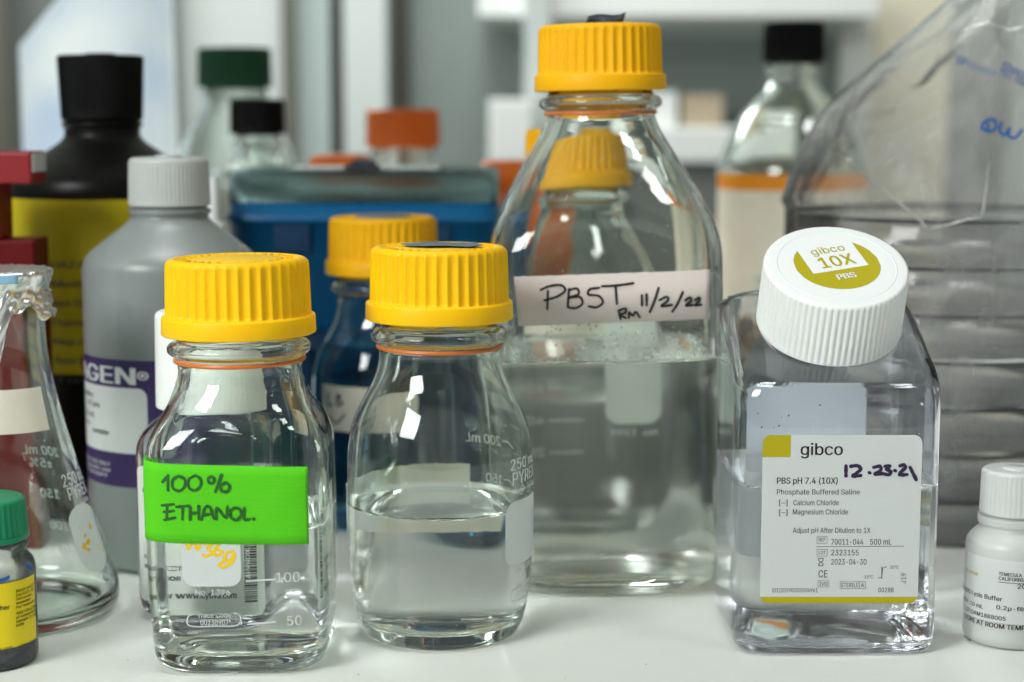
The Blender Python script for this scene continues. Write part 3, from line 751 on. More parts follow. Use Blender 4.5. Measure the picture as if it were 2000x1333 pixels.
def specks(bt, parent, n, s0, s1, z0, z1, name='dust_specks'):
    """lint and dust sitting on the outside of the glass"""
    dm = Mesh()
    for i in range(n):
        s_, z_ = random.uniform(s0, s1), random.uniform(z0, z1)
        r = random.uniform(.05, .16) * (1.8 if random.random() < .08 else 1)
        V = [bt.map(s_ + r * random.uniform(.5, 1.3) * cos(a), z_ + r * random.uniform(.5, 1.3) * sin(a), .04) for a in np.arange(5) * 2 * pi / 5] + [bt.map(s_, z_, .04 + r * .6)]
        dm.add(V, [(k, (k + 1) % 5, 5) for k in range(5)])
    for i in range(n // 25):
        s_, z_, an = random.uniform(s0, s1), random.uniform(z0, z1), random.uniform(0, 6.3)
        V = []
        for k in range(6):
            an += random.uniform(-.7, .7)
            s_, z_ = s_ + .55 * cos(an), z_ + .55 * sin(an)
            V += [bt.map(s_ - .035 * sin(an), z_ + .035 * cos(an), .05), bt.map(s_ + .035 * sin(an), z_ - .035 * cos(an), .09)]
        dm.add(V, [(2 * k, 2 * k + 1, 2 * k + 3, 2 * k + 2) for k in range(5)])
    o = dm.put(name, M['dust'], parent, smooth=False)
    o['kind'] = 'stuff'


class Print:
    """collects flat artwork in (s, z) and lays it on a surface"""

    def __init__(self, mapf, conv=None):
        self.ms, self.map, self.conv = Mesh(), mapf, conv

    def lay(self, V, Fc, off=.12):
        self.ms.add([self.map(p[0], p[1], off + (p[2] if len(p) > 2 else 0)) for p in V], Fc)
        return self

    def px(self, s, u0, u1, vbase, vcap, off=.0, lift=.12):
        """text given by its box in the photograph: left, right, baseline, cap top"""
        a, b = self.conv(u0, vbase), self.conv(u1, vbase)
        t = self.conv((u0 + u1) / 2, vcap)
        m_ = self.conv((u0 + u1) / 2, vbase)
        V, Fc = text(s, a[0], b[0], 0, t[1] - m_[1], off)
        k = (V[:, 0] - a[0]) / max(b[0] - a[0], 1e-6)
        V[:, 1] += a[1] + (b[1] - a[1]) * k
        return self.lay(V, Fc, lift)

    def strokes(self, lines, w, lift=.14, px=True, jit=0.0):
        for i, ln in enumerate(lines):
            pts = np.array([self.conv(*p) for p in ln] if px else ln, float)
            if len(pts) > 2:
                P3 = spline(np.c_[pts, np.zeros(len(pts))], 5, False)[:, :2]
            else:
                P3 = np.array([pts[0] + (pts[-1] - pts[0]) * k for k in np.linspace(0, 1, 5)])
            d = np.gradient(P3, axis=0)
            d /= np.maximum(np.linalg.norm(d, axis=1, keepdims=True), 1e-9)
            P3 = np.concatenate([[P3[0] - d[0] * w * .42], P3, [P3[-1] + d[-1] * w * .42]])
            d = np.concatenate([[d[0]], d, [d[-1]]])
            nrm = np.stack([-d[:, 1], d[:, 0]], 1)
            ww = np.full(len(P3), w / 2)
            ww[[0, -1]] *= .55
            if jit:
                ww *= 1 + jit * np.array([random.uniform(-1, 1) for _ in ww])
            A, B = P3 + nrm * ww[:, None], P3 - nrm * ww[:, None]
            n = len(P3)
            V = np.concatenate([np.c_[B, np.arange(n) * .0008], np.c_[A, np.arange(n) * .0008]])
            Fc = [(k, k + 1, n + k + 1, n + k) for k in range(n - 1)]
            self.lay(V, Fc, lift + .02 * i)
        return self

    def rect(self, u0, v0, u1, v1, lift=.1, n=1):
        P = [self.conv(u0, v1), self.conv(u1, v1), self.conv(u1, v0), self.conv(u0, v0)]
        self.patch(P[0][0], P[1][0], P[0][1], P[3][1], 0, lift, max(n, 1))
        return self

    def frame(self, u0, v0, u1, v1, w, lift=.12):
        a, b = self.conv(u0, v1), self.conv(u1, v0)
        x0, x1, z0, z1 = a[0], b[0], a[1], b[1]
        V = [(x0, z0), (x1, z0), (x1, z1), (x0, z1), (x0 + w, z0 + w), (x1 - w, z0 + w), (x1 - w, z1 - w), (x0 + w, z1 - w)]
        return self.lay(V, [(0, 1, 5, 4), (1, 2, 6, 5), (2, 3, 7, 6), (3, 0, 4, 7)], lift)

    def patch(self, x0, x1, z0, z1, r=0.0, lift=.08, n=12, corners=(1, 1, 1, 1), edge=0.0, rows=6):
        """rounded rectangle in columns; corners: bottom-left, bottom-right, top-right, top-left"""
        xs = set(np.linspace(x0, x1, n + 1))
        if r:
            for k in np.linspace(0, pi / 2, 6):
                xs |= {x0 + r * (1 - cos(k)), x1 - r * (1 - cos(k))}
        xs = sorted(xs)
        V, Fc = [], []
        for x in xs:
            lo, hi = z0, z1
            if r:
                if x < x0 + r:
                    q = r - sqrt(max(r * r - (x0 + r - x) ** 2, 0))
                    lo += q * corners[0]; hi -= q * corners[3]
                elif x > x1 - r:
                    q = r - sqrt(max(r * r - (x - x1 + r) ** 2, 0))
                    lo += q * corners[1]; hi -= q * corners[2]
            if edge:
                lo += random.uniform(-edge, edge); hi += random.uniform(-edge, edge)
            for j in range(rows + 1):
                V.append((x, lo + (hi - lo) * j / rows))
        c = rows + 1
        for i in range(len(xs) - 1):
            for j in range(rows):
                Fc.append((i * c + j, (i + 1) * c + j, (i + 1) * c + j + 1, i * c + j + 1))
        return self.lay(V, Fc, lift)

    def put(self, name, m, parent, **k):
        k.setdefault('smooth', False)
        return self.ms.put(name, m, parent, **k)


# ================================================================== THE SETTING
ms = Mesh().box(-900, 900, -150, 1400, -30, 0)
o = ms.put('bench_top', M['bench'], smooth=False)
bevel(o, 2)
o['kind'] = 'structure'
ms = Mesh().box(-900, 140, 705, 1330, 350, 372)  # unseen shelf board, added to shade the rear of the bench
o = ms.put('added_shade_shelf', M['bench'], smooth=False)
bevel(o, 2)
o['kind'] = 'structure'
ms = Mesh().box(-2200, 2200, 2560, 2620, -900, 1500)
o = ms.put('back_wall', M['wall'], smooth=False); o['kind'] = 'structure'
ms = Mesh().box(-2200, 2200, 1400, 2560, -905, -900)
o = ms.put('floor', M['grey_dark'], smooth=False); o['kind'] = 'structure'
ms = Mesh().box(-2200, 2200, -2600, -400, -905, -900)
o = ms.put('floor', M['floor_red'], smooth=False); o['kind'] = 'structure'


def bgx(u, D):
    return (u - 1000) / F * D * .9914 * 1.0


def strip(name, u0, u1, D, m, z0=-900, z1=900, th=20):
    d = D
    o = Mesh().box(bgx(u0, d), bgx(u1, d), d, d + th, z0, z1).put(name, m, smooth=False)
    o['kind'] = 'structure'
    return o


strip('wall_panel', -160, 18, 2300, M['olive_grey'])
strip('wall_panel', 18, 330, 2400, M['grey_dark'])
strip('window_post', 322, 347, 2380, M['grey_dark'])
strip('wall_panel', 347, 552, 2420, M['panel'])
strip('wall_post', 552, 580, 2390, M['olive_grey'])
strip('wall_panel', 580, 645, 2430, M['wall_teal'])
strip('wall_post', 645, 672, 2520, M['olive_grey'])
strip('wall_column', 672, 755, 2400, M['panel'], th=80)
strip('wall_post', 757, 800, 2530, M['olive_grey'])
strip('wall_panel', 1640, 1700, 2450, M['white_paint'])
strip('wall_panel', 1702, 1856, 2440, M['amber'])
strip('wall_post', 1856, 1950, 2420, M['grey_mid'])
strip('wall_panel', 1952, 2300, 2450, M['panel'])


def bx(u0, u1, v0, v1, D, dep, ms=None, mi=0):
    x0, z1 = hit_plane(u0, v0, D)
    x1, z0 = hit_plane(u1, v1, D)
    return (ms or Mesh()).box(x0, x1, D, D + dep, z0, z1, mi)


# wall shelving at the back right
t = thing('wall_shelf', 'white wall shelving with two boards and an upright behind the bottles', 'shelf', (0, 2400, 0))
for (u0, u1, v0, v1) in ((935, 1720, -26, 34), (1090, 1560, 250, 318)):
    q = bx(u0, u1, v0, v1, 2300, 240)
    q.v = [(x, y - 2400, z) for x, y, z in q.v]
    bevel(q.put('shelf_board', M['white_paint'], t, smooth=False), 3)
q = bx(1024, 1074, -140, 330, 2280, 30)
q.v = [(x, y - 2400, z) for x, y, z in q.v]
q.put('upright', M['panel'], t, smooth=False)
q = bx(1240, 1560, 319, 760, 2310, 200)
q.v = [(x, y - 2400, z) for x, y, z in q.v]
q.put('cabinet_front', M['grey_dark'], t, smooth=False)


def simple(name, label, cat, ms, m, origin, bev=2, group=None):
    ms.v = [(x - origin[0], y - origin[1], z - origin[2]) for x, y, z in ms.v]
    o = ms.put(name, m, smooth=False)
    o.location = [q * S for q in origin]
    o['label'], o['category'] = label, cat
    if group:
        o['group'] = group
    if bev:
        bevel(o, bev)
    return o


simple('carton', 'larger blurred white carton on the shelf left of the upright', 'box', bx(955, 1040, 195, 318, 2220, 50), M['white_paint'], (0, 2220, 200))
simple('carton', 'blurred white carton on the shelf just right of the tall bottle neck', 'box', bx(1235, 1322, 180, 250, 2330, 120), M['white_paint'], (150, 2330, 200))
simple('carton', 'blurred tan cardboard carton on the lower shelf board', 'box', bx(1334, 1412, 186, 250, 2330, 100), M['tan'], (200, 2330, 200))

# white sack at the upper left
t = thing('paper_sack', 'bright white sack with faint blue print behind the black bottle', 'sack', (-270, 1290, 0))
x0, zt = hit_plane(140, -10, 1290)
xl, zl = hit_plane(50, 92, 1290)
xr, _ = hit_plane(327, 0, 1290)
prof = [(xl + 3, 0), (xr, 0), (xr + 2, 120), (xr, zt + 40), (x0 + 22, zt + 40), (x0, zt + 3), (xl, zl), (xl, 120)]
V = []
for dy, k in ((-18, .965), (-26, .9), (26, .9), (18, .965)):
    cx_, cz_ = (xl + xr) / 2, 140
    V += [(cx_ + (x - cx_) * (k if abs(dy) == 26 else 1) + 270, dy, max(cz_ + (z - cz_) * (k if abs(dy) == 26 else 1), 0)) for x, z in prof]
n = len(prof)
Fc = [tuple(range(n, 2 * n)), tuple(reversed(range(2 * n, 3 * n)))]
for (p, q) in ((n, 0), (0, 3 * n), (3 * n, 2 * n)):
    Fc += [(p + (k + 1) % n, p + k, q + k, q + (k + 1) % n) for k in range(n)]
put('sack_body', V, Fc, M['sack'], t, smooth=False)
Mesh().box(xl + 270 + 18, xr + 270 - 18, -30, -26, 60, 66).put('seam', M['panel'], t, smooth=False)

# ================================================================== SCREW-CAP GLASS BOTTLES


def glint_ring(parent, zb):  # added orange torus standing in for the orange reflection under the bead
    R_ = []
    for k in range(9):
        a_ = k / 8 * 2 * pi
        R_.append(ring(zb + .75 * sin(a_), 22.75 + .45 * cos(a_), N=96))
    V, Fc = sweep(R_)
    put('orange_glint', V, Fc, M['glint_orange'], parent)


def gl45(parent, z0, m=None, h=26.5, label=None):
    """yellow wide-neck cap, 54 mm"""
    m = m or M['yellow']
    o = cap(parent, 25.5, 25.0, h, z0, 40, 1.05, m, ring_h=6.6, ring_out=1.5, bore=22.8, edge=2.6, recess=.45, label=label)
    d = disc('cap_face', parent, z0 + h - .42, 16.0, M['grain'], h=.25)
    d.parent = o
    e = Mesh()
    for k in range(34):
        a0 = k / 34 * 2 * pi
        if k % 9 == 8:
            continue
        w, l = random.uniform(.5, 1.0), random.uniform(1.2, 2.0)
        for (dx, dy) in ((0, 0), (random.uniform(-.6, .6), random.uniform(-.6, .6))):
            q = Mesh().box(-w / 2, w / 2, -l / 2, l / 2, 0, .5)
            V = []
            for x, y, z in q.v:
                x, y = x + dx, y + 18.6 + dy
                V.append((x * cos(a0) - y * sin(a0), x * sin(a0) + y * cos(a0), z + z0 + h - .5))
            e.add(V, q.f)
    e.put('embossed_marking', m, o, smooth=False)
    return o


def neck(zb, k=1.0):
    """glass above the shoulder: pouring ring and threaded neck hidden in the cap; zb = height of the bead"""
    return [(zb - 3.6, 22.2, 2), (zb - 2.2, 23.2, 2), (zb - .6, 25.0, 2), (zb + 1.0, 25.2, 2), (zb + 2.6, 24.0, 2), (zb + 3.6, 21.8, 2), (zb + 8, 20.8, 2), (zb + 24, 20.6, 2)]


def round_base(r):
    return [(2.2, .002, 2), (2.2, r * .45, 2), (1.8, r * .7, 2), (.5, r * .86, 2), (0, r * .92, 2)]


def square_base(r, n):
    return [(2.6, .002, 3), (2.6, r * .45, 3), (2.2, r * .72, 3.5), (.6, r * .86, n * .8), (0, r * .92, n)]


# ---- 1 front-left square bottle of ethanol
EX, EY = -94.9, 607.0
t = thing('square_bottle', 'square clear glass bottle with yellow cap and bright green tape reading 100% ETHANOL', 'bottle', (EX, EY, 0), rot=(0, radians(-.5), 0))
side = [(0, 26.5, 4), (1.2, 28.3, 4.2), (4, 30.0, 4.6), (10, 30.4, 5.2), (20, 30.9, 5.6), (32, 31.2, 5.8), (66, 31.2, 5.8), (73, 31.0, 5.7), (79, 30.3, 5.3), (85, 28.0, 4.3), (91, 24.8, 3.1), (97, 22.8, 2.15), (102, 21.6, 2)] + neck(109.5)
eb = Bottle(side, square_base(26.5, 4), 2.5, 5.5, 17, 133.5, N=128)
eb.build(t, liquid=49.5)
gl45(t, 115)
glint_ring(t, 106.0)
specks(eb, t, 90, -30, 60, 6, 92)
conv = lambda u, v: (lambda q: (q[0] - EX, q[1]))(hit_plane(u, v, EY - 31.4))
# enamel print on the front
p = Print(eb.map, conv)
a, b = conv(358, 1146), conv(471, 1040)
p.patch(a[0], b[0], a[1], b[1], 4.0, .06)
p.put('writing_patch', M['enamel'], t)
p = Print(eb.map, conv)
p.px('No. 1396', 383, 451, 1163, 1152, .012, .08)
p.px('Trace Code', 386, 452, 1207, 1197, .012, .08)
p.px('00230907', 392, 447, 1222, 1211, .012, .08)
p.px('APPROX. VOL', 0 + 484, 486, 1130, 1128)if False else None
p.strokes([[(378, 1200), (370, 1203), (366, 1210), (366, 1218), (371, 1223), (420, 1224), (464, 1222), (470, 1216), (470, 1206), (466, 1200), (458, 1198)]], .45, .08)
p.strokes([[(483, 1136), (540, 1133)], [(485, 1221), (538, 1217)]], .55, .08)
p.px('100', 541, 587, 1139, 1120, .004, .08)
p.px('50', 561, 590, 1225, 1206, .004, .08)
p.put('graduation_print', M['enamel'], t)
# vertical 'APPROX. VOL'
p = Print(eb.map, conv)
V, Fc = text('APPROX. VOL', 0, 17, 0, 1.5, .008)
b0 = conv(491, 1131)
p.lay(np.stack([b0[0] - V[:, 1], b0[1] + V[:, 0]], 1), Fc, .08)
p.put('scale_caption', M['enamel'], t)
p = Print(eb.map, conv)
p.strokes([[(364, 1048), (370, 1072), (380, 1058), (388, 1074), (398, 1046)], [(402, 1062), (416, 1064), (408, 1072), (418, 1080), (404, 1087), (398, 1084)],
           [(430, 1062), (421, 1078), (426, 1086), (436, 1078), (428, 1074)], [(458, 1078), (446, 1080), (440, 1092), (450, 1096), (460, 1082), (456, 1098), (438, 1108), (430, 1104), (444, 1094)]], 1.0, .1)
p.put('painted_note', M['ink_yellow'], t)
# green tape round the left corner
p = Print(eb.map, conv)
a, b = conv(297, 1052), conv(602, 913)
tp0 = -42.0
V, Fc = [], []
zl1, zr1 = 75.0, 73.0
zl0, zr0 = 47.6, 46.3
xs = np.linspace(tp0, b[0], 70)
NRW = 9
for x in xs:
    k = max(0, min(1, (x + 33) / (b[0] + 33)))
    lo, hi = zl0 + (zr0 - zl0) * k + random.uniform(-.06, .06), zl1 + (zr1 - zl1) * k + random.uniform(-.06, .06)
    V += [(x, lo + (hi - lo) * q / (NRW - 1), .05 * sin(x * .9 + q) + .05 * sin(x * .37 - q * 1.3 + 1) + .7 * max(0, (x - b[0] + 5) / 5) ** 2 * (q / (NRW - 1)) ** 1.5 + .5 * max(0, (x - b[0] + 4) / 4) ** 2 * (1 - q / (NRW - 1)) ** 3) for q in range(NRW)]
Fc = [(i * NRW + q, (i + 1) * NRW + q, (i + 1) * NRW + q + 1, i * NRW + q + 1) for i in range(len(xs) - 1) for q in range(NRW - 1)]
p.lay(V, Fc, .42)
tape = p.put('green_tape', M['tape_green'], t, smooth=True)
sd = tape.modifiers.new('thickness', 'SOLIDIFY'); sd.thickness = .00015; sd.offset = -1
conv2 = lambda u, v: (lambda q: (q[0] - EX, q[1]))(hit_plane(u, v, EY - 31.8))
p = Print(eb.map, conv2)
p.strokes([[(320, 942), (331, 930)], [(331, 929), (331, 958)], [(352, 930), (341, 937), (341, 953), (353, 959), (364, 950), (364, 936), (353, 930)], [(384, 929), (372, 937), (373, 953), (384, 958), (395, 949), (395, 936), (385, 929)],
           [(415, 931), (410, 936), (413, 944), (421, 942), (421, 934), (415, 931)], [(436, 928), (424, 961)], [(443, 943), (434, 950), (437, 960), (448, 960), (452, 950), (444, 943)]], 1.05, .47, jit=.15)
p.strokes([[(318, 988), (343, 985)], [(329, 989), (328, 1014)], [(322, 1001), (342, 998)], [(323, 1016), (345, 1011)], [(347, 990), (372, 988)], [(360, 989), (359, 1014)], [(374, 990), (374, 1015)], [(391, 988), (391, 1014)], [(374, 1003), (391, 1001)],
           [(396, 1015), (405, 990), (412, 990), (420, 1013)], [(399, 1006), (417, 1004)], [(425, 1014), (427, 992), (444, 1012), (447, 990)], [(462, 992), (453, 998), (453, 1010), (464, 1016), (473, 1008), (472, 996), (463, 992)],
           [(480, 993), (480, 1015), (490, 1015)], [(497, 1014), (499, 1015)]], 1.0, .47, jit=.2)
p.put('handwriting', M['ink_green'], tape, smooth=False)

# ---- 2 front round bottle
RX, RY = -26.6, 633.0
t = thing('round_bottle', 'round clear glass bottle half full of water, yellow cap with torn grey tape', 'bottle', (RX, RY, 0))
side = [(0, 27.2, 2), (1.0, 28.8, 2), (4, 30.4, 2), (11, 32.2, 2), (26, 33.9, 2), (45, 34.5, 2), (62, 34.4, 2), (70, 34.0, 2), (76, 33.0, 2), (82, 31.0, 2), (88, 28.0, 2), (94, 24.8, 2), (99, 23.0, 2), (103, 22.3, 2)] + neck(110.6)
rb = Bottle(side, round_base(27.2), 2.3, 5, 17, 136, N=128)
rb.build(t, liquid=48.2)
o = gl45(t, 117)
glint_ring(t, 107.1)
specks(rb, t, 160, -50, 60, 10, 96)
# torn tape on the cap
V = [(x, y, 117 + 26.9 + (.5 if (i % 3) else .25)) for i, (x, y) in enumerate([(-10.5, -5), (-4, -8.5), (3, -7), (12, -9), (16, -3), (13, 3), (15, 9), (4, 7.5), (-3, 10), (-12, 8), (-14, 1)])]
pt = put('tape_scrap', V, [tuple(range(11))], M['tape_blue'], t, smooth=False)
sd = pt.modifiers.new('thickness', 'SOLIDIFY'); sd.thickness = .0002
p = Print(lambda s, z, off: (s, z, 117 + 27.45 + off), None)
p.strokes([[(-9, -3), (0, -1.5), (10, -2.5)], [(-6, 4), (4, 3.2)]], .7, .12, px=False)
p.put('pen_mark', M['ink'], pt)
# cream tape on the back left
p = Print(rb.map)
p.patch(rb.a(48) * radians(162), rb.a(48) * radians(276), 33, 56, 0, .3, 50, edge=.25)
tp = p.put('cream_tape', M['tape_cream'], t, smooth=True)
convr = lambda u, v: hit_cyl(u, v, RX, RY, 34.4)
convb = lambda u, v: hit_cyl(u, v, RX, RY, 34.4, True)
p = Print(rb.map)
s0, z0 = convr(987, 1090)
s1 = s0 + 27
zt_ = convr(1010, 978)[1]
p.patch(s0, s1, convr(1005, 1106)[1], zt_, 5, .06, 24)
p.put('writing_patch', M['enamel'], t)
p = Print(rb.map)
for txt, u, v, cp, ln in (('250 mL', 997, 921, 4.0, 21), ('PYREX', 1001, 948, 4.4, 20), ('Made in Germany', 1003, 965, 1.7, 20), ('No. 1395', 1007, 1121, 2.4, 13), ('Trace Code', 1009, 1153, 1.9, 13), ('10036061', 1012, 1168, 1.9, 11)):
    s, z = convr(u, v)
    V, Fc = text(txt, s, s + ln, z, cp, .012)
    p.lay(V, Fc, .06)
s, z = convr(1008, 1152)
p.strokes([[(s, z), (s - 2, z - .5), (s - 2.4, z - 3), (s - 1.6, z - 4.6), (s + 1, z - 5), (s + 14, z - 5)]], .45, .06, px=False)
p.put('graduation_print', M['enamel'], t)
p = Print(rb.map)
for txt, v, cp in (('200 mL', 872, 3.6), ('150', 945, 3.6), ('100', 1040, 3.6), ('50', 1130, 3.6)):
    s, z = convb(987, v)
    V, Fc = text(txt, s, None, z, cp, .008)
    p.lay(V, Fc, .06)
    p.strokes([[(s - 8, z + .6), (s - 4.5, z + 2.2), (s - 1.2, z + 2.0)]], .6, .06, px=False)
p.put('graduation_print', M['enamel'], t)

# ---- 3 tall square bottle with PBST
PX, PY = 39.6, 719.0
t = thing('square_bottle', 'tall square glass bottle with yellow cap and pale tape reading PBST 11/2/22', 'bottle', (PX, PY, 0), rot=(0, radians(-1.0), 0))
side = [(0, 39.5, 4), (1.4, 41.5, 4.4), (5, 44.2, 5), (14, 46.0, 6), (30, 46.8, 6.5), (128, 46.8, 6.5), (138, 46.5, 6), (146, 45.2, 4.8), (154, 42.0, 3.9), (164, 36.6, 3.2), (174, 30.6, 2.6), (182, 25.8, 2.2), (188, 23.0, 2)] + neck(195.2)
pb = Bottle(side, square_base(39.5, 4), 3.0, 6, 17, 221, N=128)
pb.build(t, liquid=94, m_glass=M['glass_wavy'], m_wall=M['liquid_wall_dim'])
gl45(t, 200.5, M['yellow_deep'])
glint_ring(t, 191.6)
specks(pb, t, 120, -46, 46, 100, 180)
convp = lambda u, v: (lambda q: (q[0] - PX + 2.0, q[1]))(hit_plane(u, v, PY - 47))
p = Print(pb.map, convp)
c0, c1, c2, c3 = convp(1012, 635), convp(1386, 627), convp(1388, 531), convp(1005, 538)
V, Fc = [], []
for i in range(41):
    k = i / 40
    lo = np.array(c0) * (1 - k) + np.array(c1) * k
    hi = np.array(c3) * (1 - k) + np.array(c2) * k
    wv = .08 * sin(i * 1.1) + .06 * sin(i * .43 + 1) + (.8 * max(0, (i - 37) / 3) ** 2)
    V += [(lo[0] + random.uniform(-.05, .05), lo[1] + random.uniform(-.12, .12), wv * .4), (hi[0], hi[1] + random.uniform(-.12, .12), wv)]
Fc = [(2 * i, 2 * i + 2, 2 * i + 3, 2 * i + 1) for i in range(40)]
p.lay(V, Fc, .35)
tape = p.put('paper_tape', M['tape_pink'], t, smooth=True)
sd = tape.modifiers.new('thickness', 'SOLIDIFY'); sd.thickness = .00012; sd.offset = -1
p = Print(pb.map, convp)
p.strokes([[(1057, 564), (1075, 557), (1098, 556), (1105, 565), (1090, 577), (1064, 585)], [(1071, 566), (1069, 602)],
           [(1112, 563), (1109, 598)], [(1112, 565), (1128, 563), (1131, 573), (1112, 580), (1134, 580), (1138, 592), (1124, 601), (1109, 599)],
           [(1171, 562), (1152, 565), (1149, 574), (1170, 578), (1178, 590), (1166, 600), (1150, 598)],
           [(1176, 559), (1205, 558), (1238, 554)], [(1203, 560), (1205, 594)],
           [(1208, 608), (1212, 624)], [(1208, 607), (1222, 604), (1222, 611), (1211, 615), (1222, 622)], [(1228, 622), (1229, 611), (1236, 618), (1241, 610), (1249, 621)],
           [(1254, 578), (1254, 598)], [(1263, 576), (1263, 598)], [(1287, 564), (1278, 590), (1269, 611)], [(1288, 588), (1303, 582), (1305, 588), (1291, 600), (1312, 598)], [(1334, 573), (1323, 596), (1313, 611)],
           [(1338, 590), (1348, 584), (1350, 590), (1339, 600), (1353, 599)], [(1357, 590), (1366, 585), (1367, 590), (1357, 600), (1370, 599)]], .95, .42, jit=.1)
p.put('handwriting', M['ink'], tape, smooth=False)
dm = Mesh()
for i in range(420):
    zz = 95.5 + abs(random.gauss(0, 7)) if i < 300 else random.uniform(110, 150)
    ss = random.uniform(-40, 40)
    r = random.uniform(.2, .75) if i < 300 else random.uniform(.12, .4)
    P0, P1 = np.array(pb.map(ss, zz, -3.05)), np.array(pb.map(ss, zz, -4.05))
    nv = P1 - P0
    tx = np.cross(nv, (0, 0, 1.)); tx /= np.linalg.norm(tx)
    V = []
    for rr_, hh in ((1, 0), (.8, .32), (.4, .45)):
        V += [P0 + nv * hh * r + r * rr_ * (cos(a_) * tx + sin(a_) * np.array((0, 0, 1.))) for a_ in np.arange(7) * 2 * pi / 7]
    V.append(P0 + nv * .5 * r)
    Fc = [(q * 7 + k, q * 7 + (k + 1) % 7, (q + 1) * 7 + (k + 1) % 7, (q + 1) * 7 + k) for q in range(2) for k in range(7)] + [(14 + k, 14 + (k + 1) % 7, 21) for k in range(7)]
    dm.add(V, Fc)
o = dm.put('condensation', M['frost'], t); o['kind'] = 'stuff'
# enamel marks on the back of the bottle, seen through it
p = Print(pb.map)
Lq = pb.table(60)[0][-1]           # half the perimeter = middle of the back
p.patch(Lq - 14 - 12, Lq - 14 + 12, 58, 110, 6, .06, 10)
p.put('writing_patch', M['enamel'], t)
p = Print(pb.map)
for k, (zz, w) in enumerate(((88, 0), (74, 0), (60, 0), (46, 0))):
    p.strokes([[(Lq + 8, zz), (Lq + 22, zz)]], .8, .06, px=False)
    V, Fc = text(str(800 - 200 * k), Lq + 24, None, zz - 1.6, 3.6, .01)
    p.lay(V, Fc, .06)
p.put('graduation_print', M['enamel'], t)
p = Print(pb.map)
V, Fc = text('No. 1395', Lq - 24, Lq - 4, 53, 2.6, .01)
p.lay(V, Fc, .06)
p.put('serial_print', M['enamel'], t)
# dark tape flag standing up from the cap
V, Fc = [], []
for i in range(13):
    k = i / 12
    x = -6 + 15 * k
    y = -3 + 2.2 * sin(k * 5)
    lift = 1.2 * k ** 1.3
    V += [(x, y, 226.9 + lift * .6), (x + 1.4, y + 1.5 * sin(k * 3 + 1), 226.9 + 3.9 + lift * .9 + .6 * sin(k * 6))]
Fc = [(2 * i, 2 * i + 2, 2 * i + 3, 2 * i + 1) for i in range(12)]
fl = put('tape_flag', V, Fc, M['tape_dark'], t)
sd = fl.modifiers.new('thickness', 'SOLIDIFY'); sd.thickness = .0003
V = [(-8, -6, 227.2), (6, -7, 227.2), (7, 6, 227.4), (-7, 7, 227.3)]
fl2 = put('tape_scrap', V, [(0, 1, 2, 3)], M['tape_blue'], t, smooth=False)
sd = fl2.modifiers.new('thickness', 'SOLIDIFY'); sd.thickness = .0003

# ---- 4 angled-neck plastic bottle
GX, GY = 115.6, 635.2
t = thing('plastic_bottle', 'clear square plastic bottle with slanted neck, ribbed white cap and white 10X PBS label', 'bottle', (GX, GY, 0))
T0 = radians(22)


def pet_rings(d):
    """rows: z, half x, half y, n, cy, tilt"""
    rows = [(1.2, 31.0, 31.0, 4.5, 0, 0), (.3 - .3 * (d > 0), 32.0, 32.0, 5.0, 0, 0)]
    for z, a in ((1.0, 33.4), (3.0, 34.5), (7, 35.0), (20, 35.1), (36, 35.0), (60, 35.0), (80, 35.0)):
        rows.append((z, a, a, 7.5, 0, 0))
    rows.append((94, 35.0, 35.8, 7.5, 0, T0 * .55))
    nx, nz = -sin(T0), cos(T0)
    for h, a, b_, n_, tl in ((-2.2, 34.9, 37.4, 7.0, 1.0), (-.4, 34.3, 36.8, 6.2, 1.0), (1.2, 33.0, 35.4, 5.2, 1.0), (2.6, 30.8, 33.0, 4.2, 1.04), (4.2, 27.8, 29.6, 3.0, 1.1), (5.6, 25.2, 26.2, 2.4, 1.2), (6.6, 22.6, 23.0, 2.0, 1.3), (8.2, 21.6, 21.6, 2.0, 1.36), (12, 21.5, 21.5, 2, 1.36), (29, 21.2, 21.2, 2, 1.36)):
        tt = T0 * tl
        rows.append((109 + h * cos(tt), a, b_, n_, -h * sin(tt), tt))
    rows = [(z, a * (1.05 if a > 30 else 1.0), b_ * (1.05 if a > 30 else 1.0), n, cy, tl) for z, a, b_, n, cy, tl in rows]
    return [(z, a - d, b_ - d, n, cy, tl) for z, a, b_, n, cy, tl in rows]


N = 128
out_rows = pet_rings(0)
outer = [ring(2.6, .002, 3, N=N), ring(2.4, 14, 3, N=N), ring(1.9, 25, 4, N=N)] + [ring(z, a, n, 0, cy, tl, N, b_) for z, a, b_, n, cy, tl in out_rows]
LQ, MEN = 60.0, 1.3
inn = [r for r in pet_rings(1.1) if r[0] > LQ + MEN + 3]
inner = [ring(z - .3, a, n, 0, cy, tl, N, b_) for z, a, b_, n, cy, tl in inn][::-1]
jr = ring(LQ + MEN, 35.65, 7.5, N=N)
V, Fc = sweep(outer + inner + [jr])
put('plastic_body', V, Fc, M['pet'], t)
w = [ring(4.0, .002, 3, N=N), ring(3.8, 14, 3, N=N), ring(3.2, 25, 4.0, N=N), ring(3.0, 32.6, 5, N=N), ring(3.8, 34.6, 6.2, N=N), ring(6, 35.55, 7.2, N=N), ring(20, 35.75, 7.5, N=N), ring(40, 35.65, 7.5, N=N), jr]
V, Fc = sweep(w)
lq = Mesh().add(V, Fc, 0)
tt = [ring(LQ + MEN * math.exp(-d / 1.1), 35.65 - d, 7.5, N=N) for d in (0, .3, .7, 1.2, 2, 3.5, 6)] + [ring(LQ, 29 * k, 6, N=N) for k in (.7, .3, .002)]
V, Fc = sweep(tt)
lq.add(V, Fc, 1)
lq.put('liquid', [M['pet_wall'], M['liquid_top']], t)
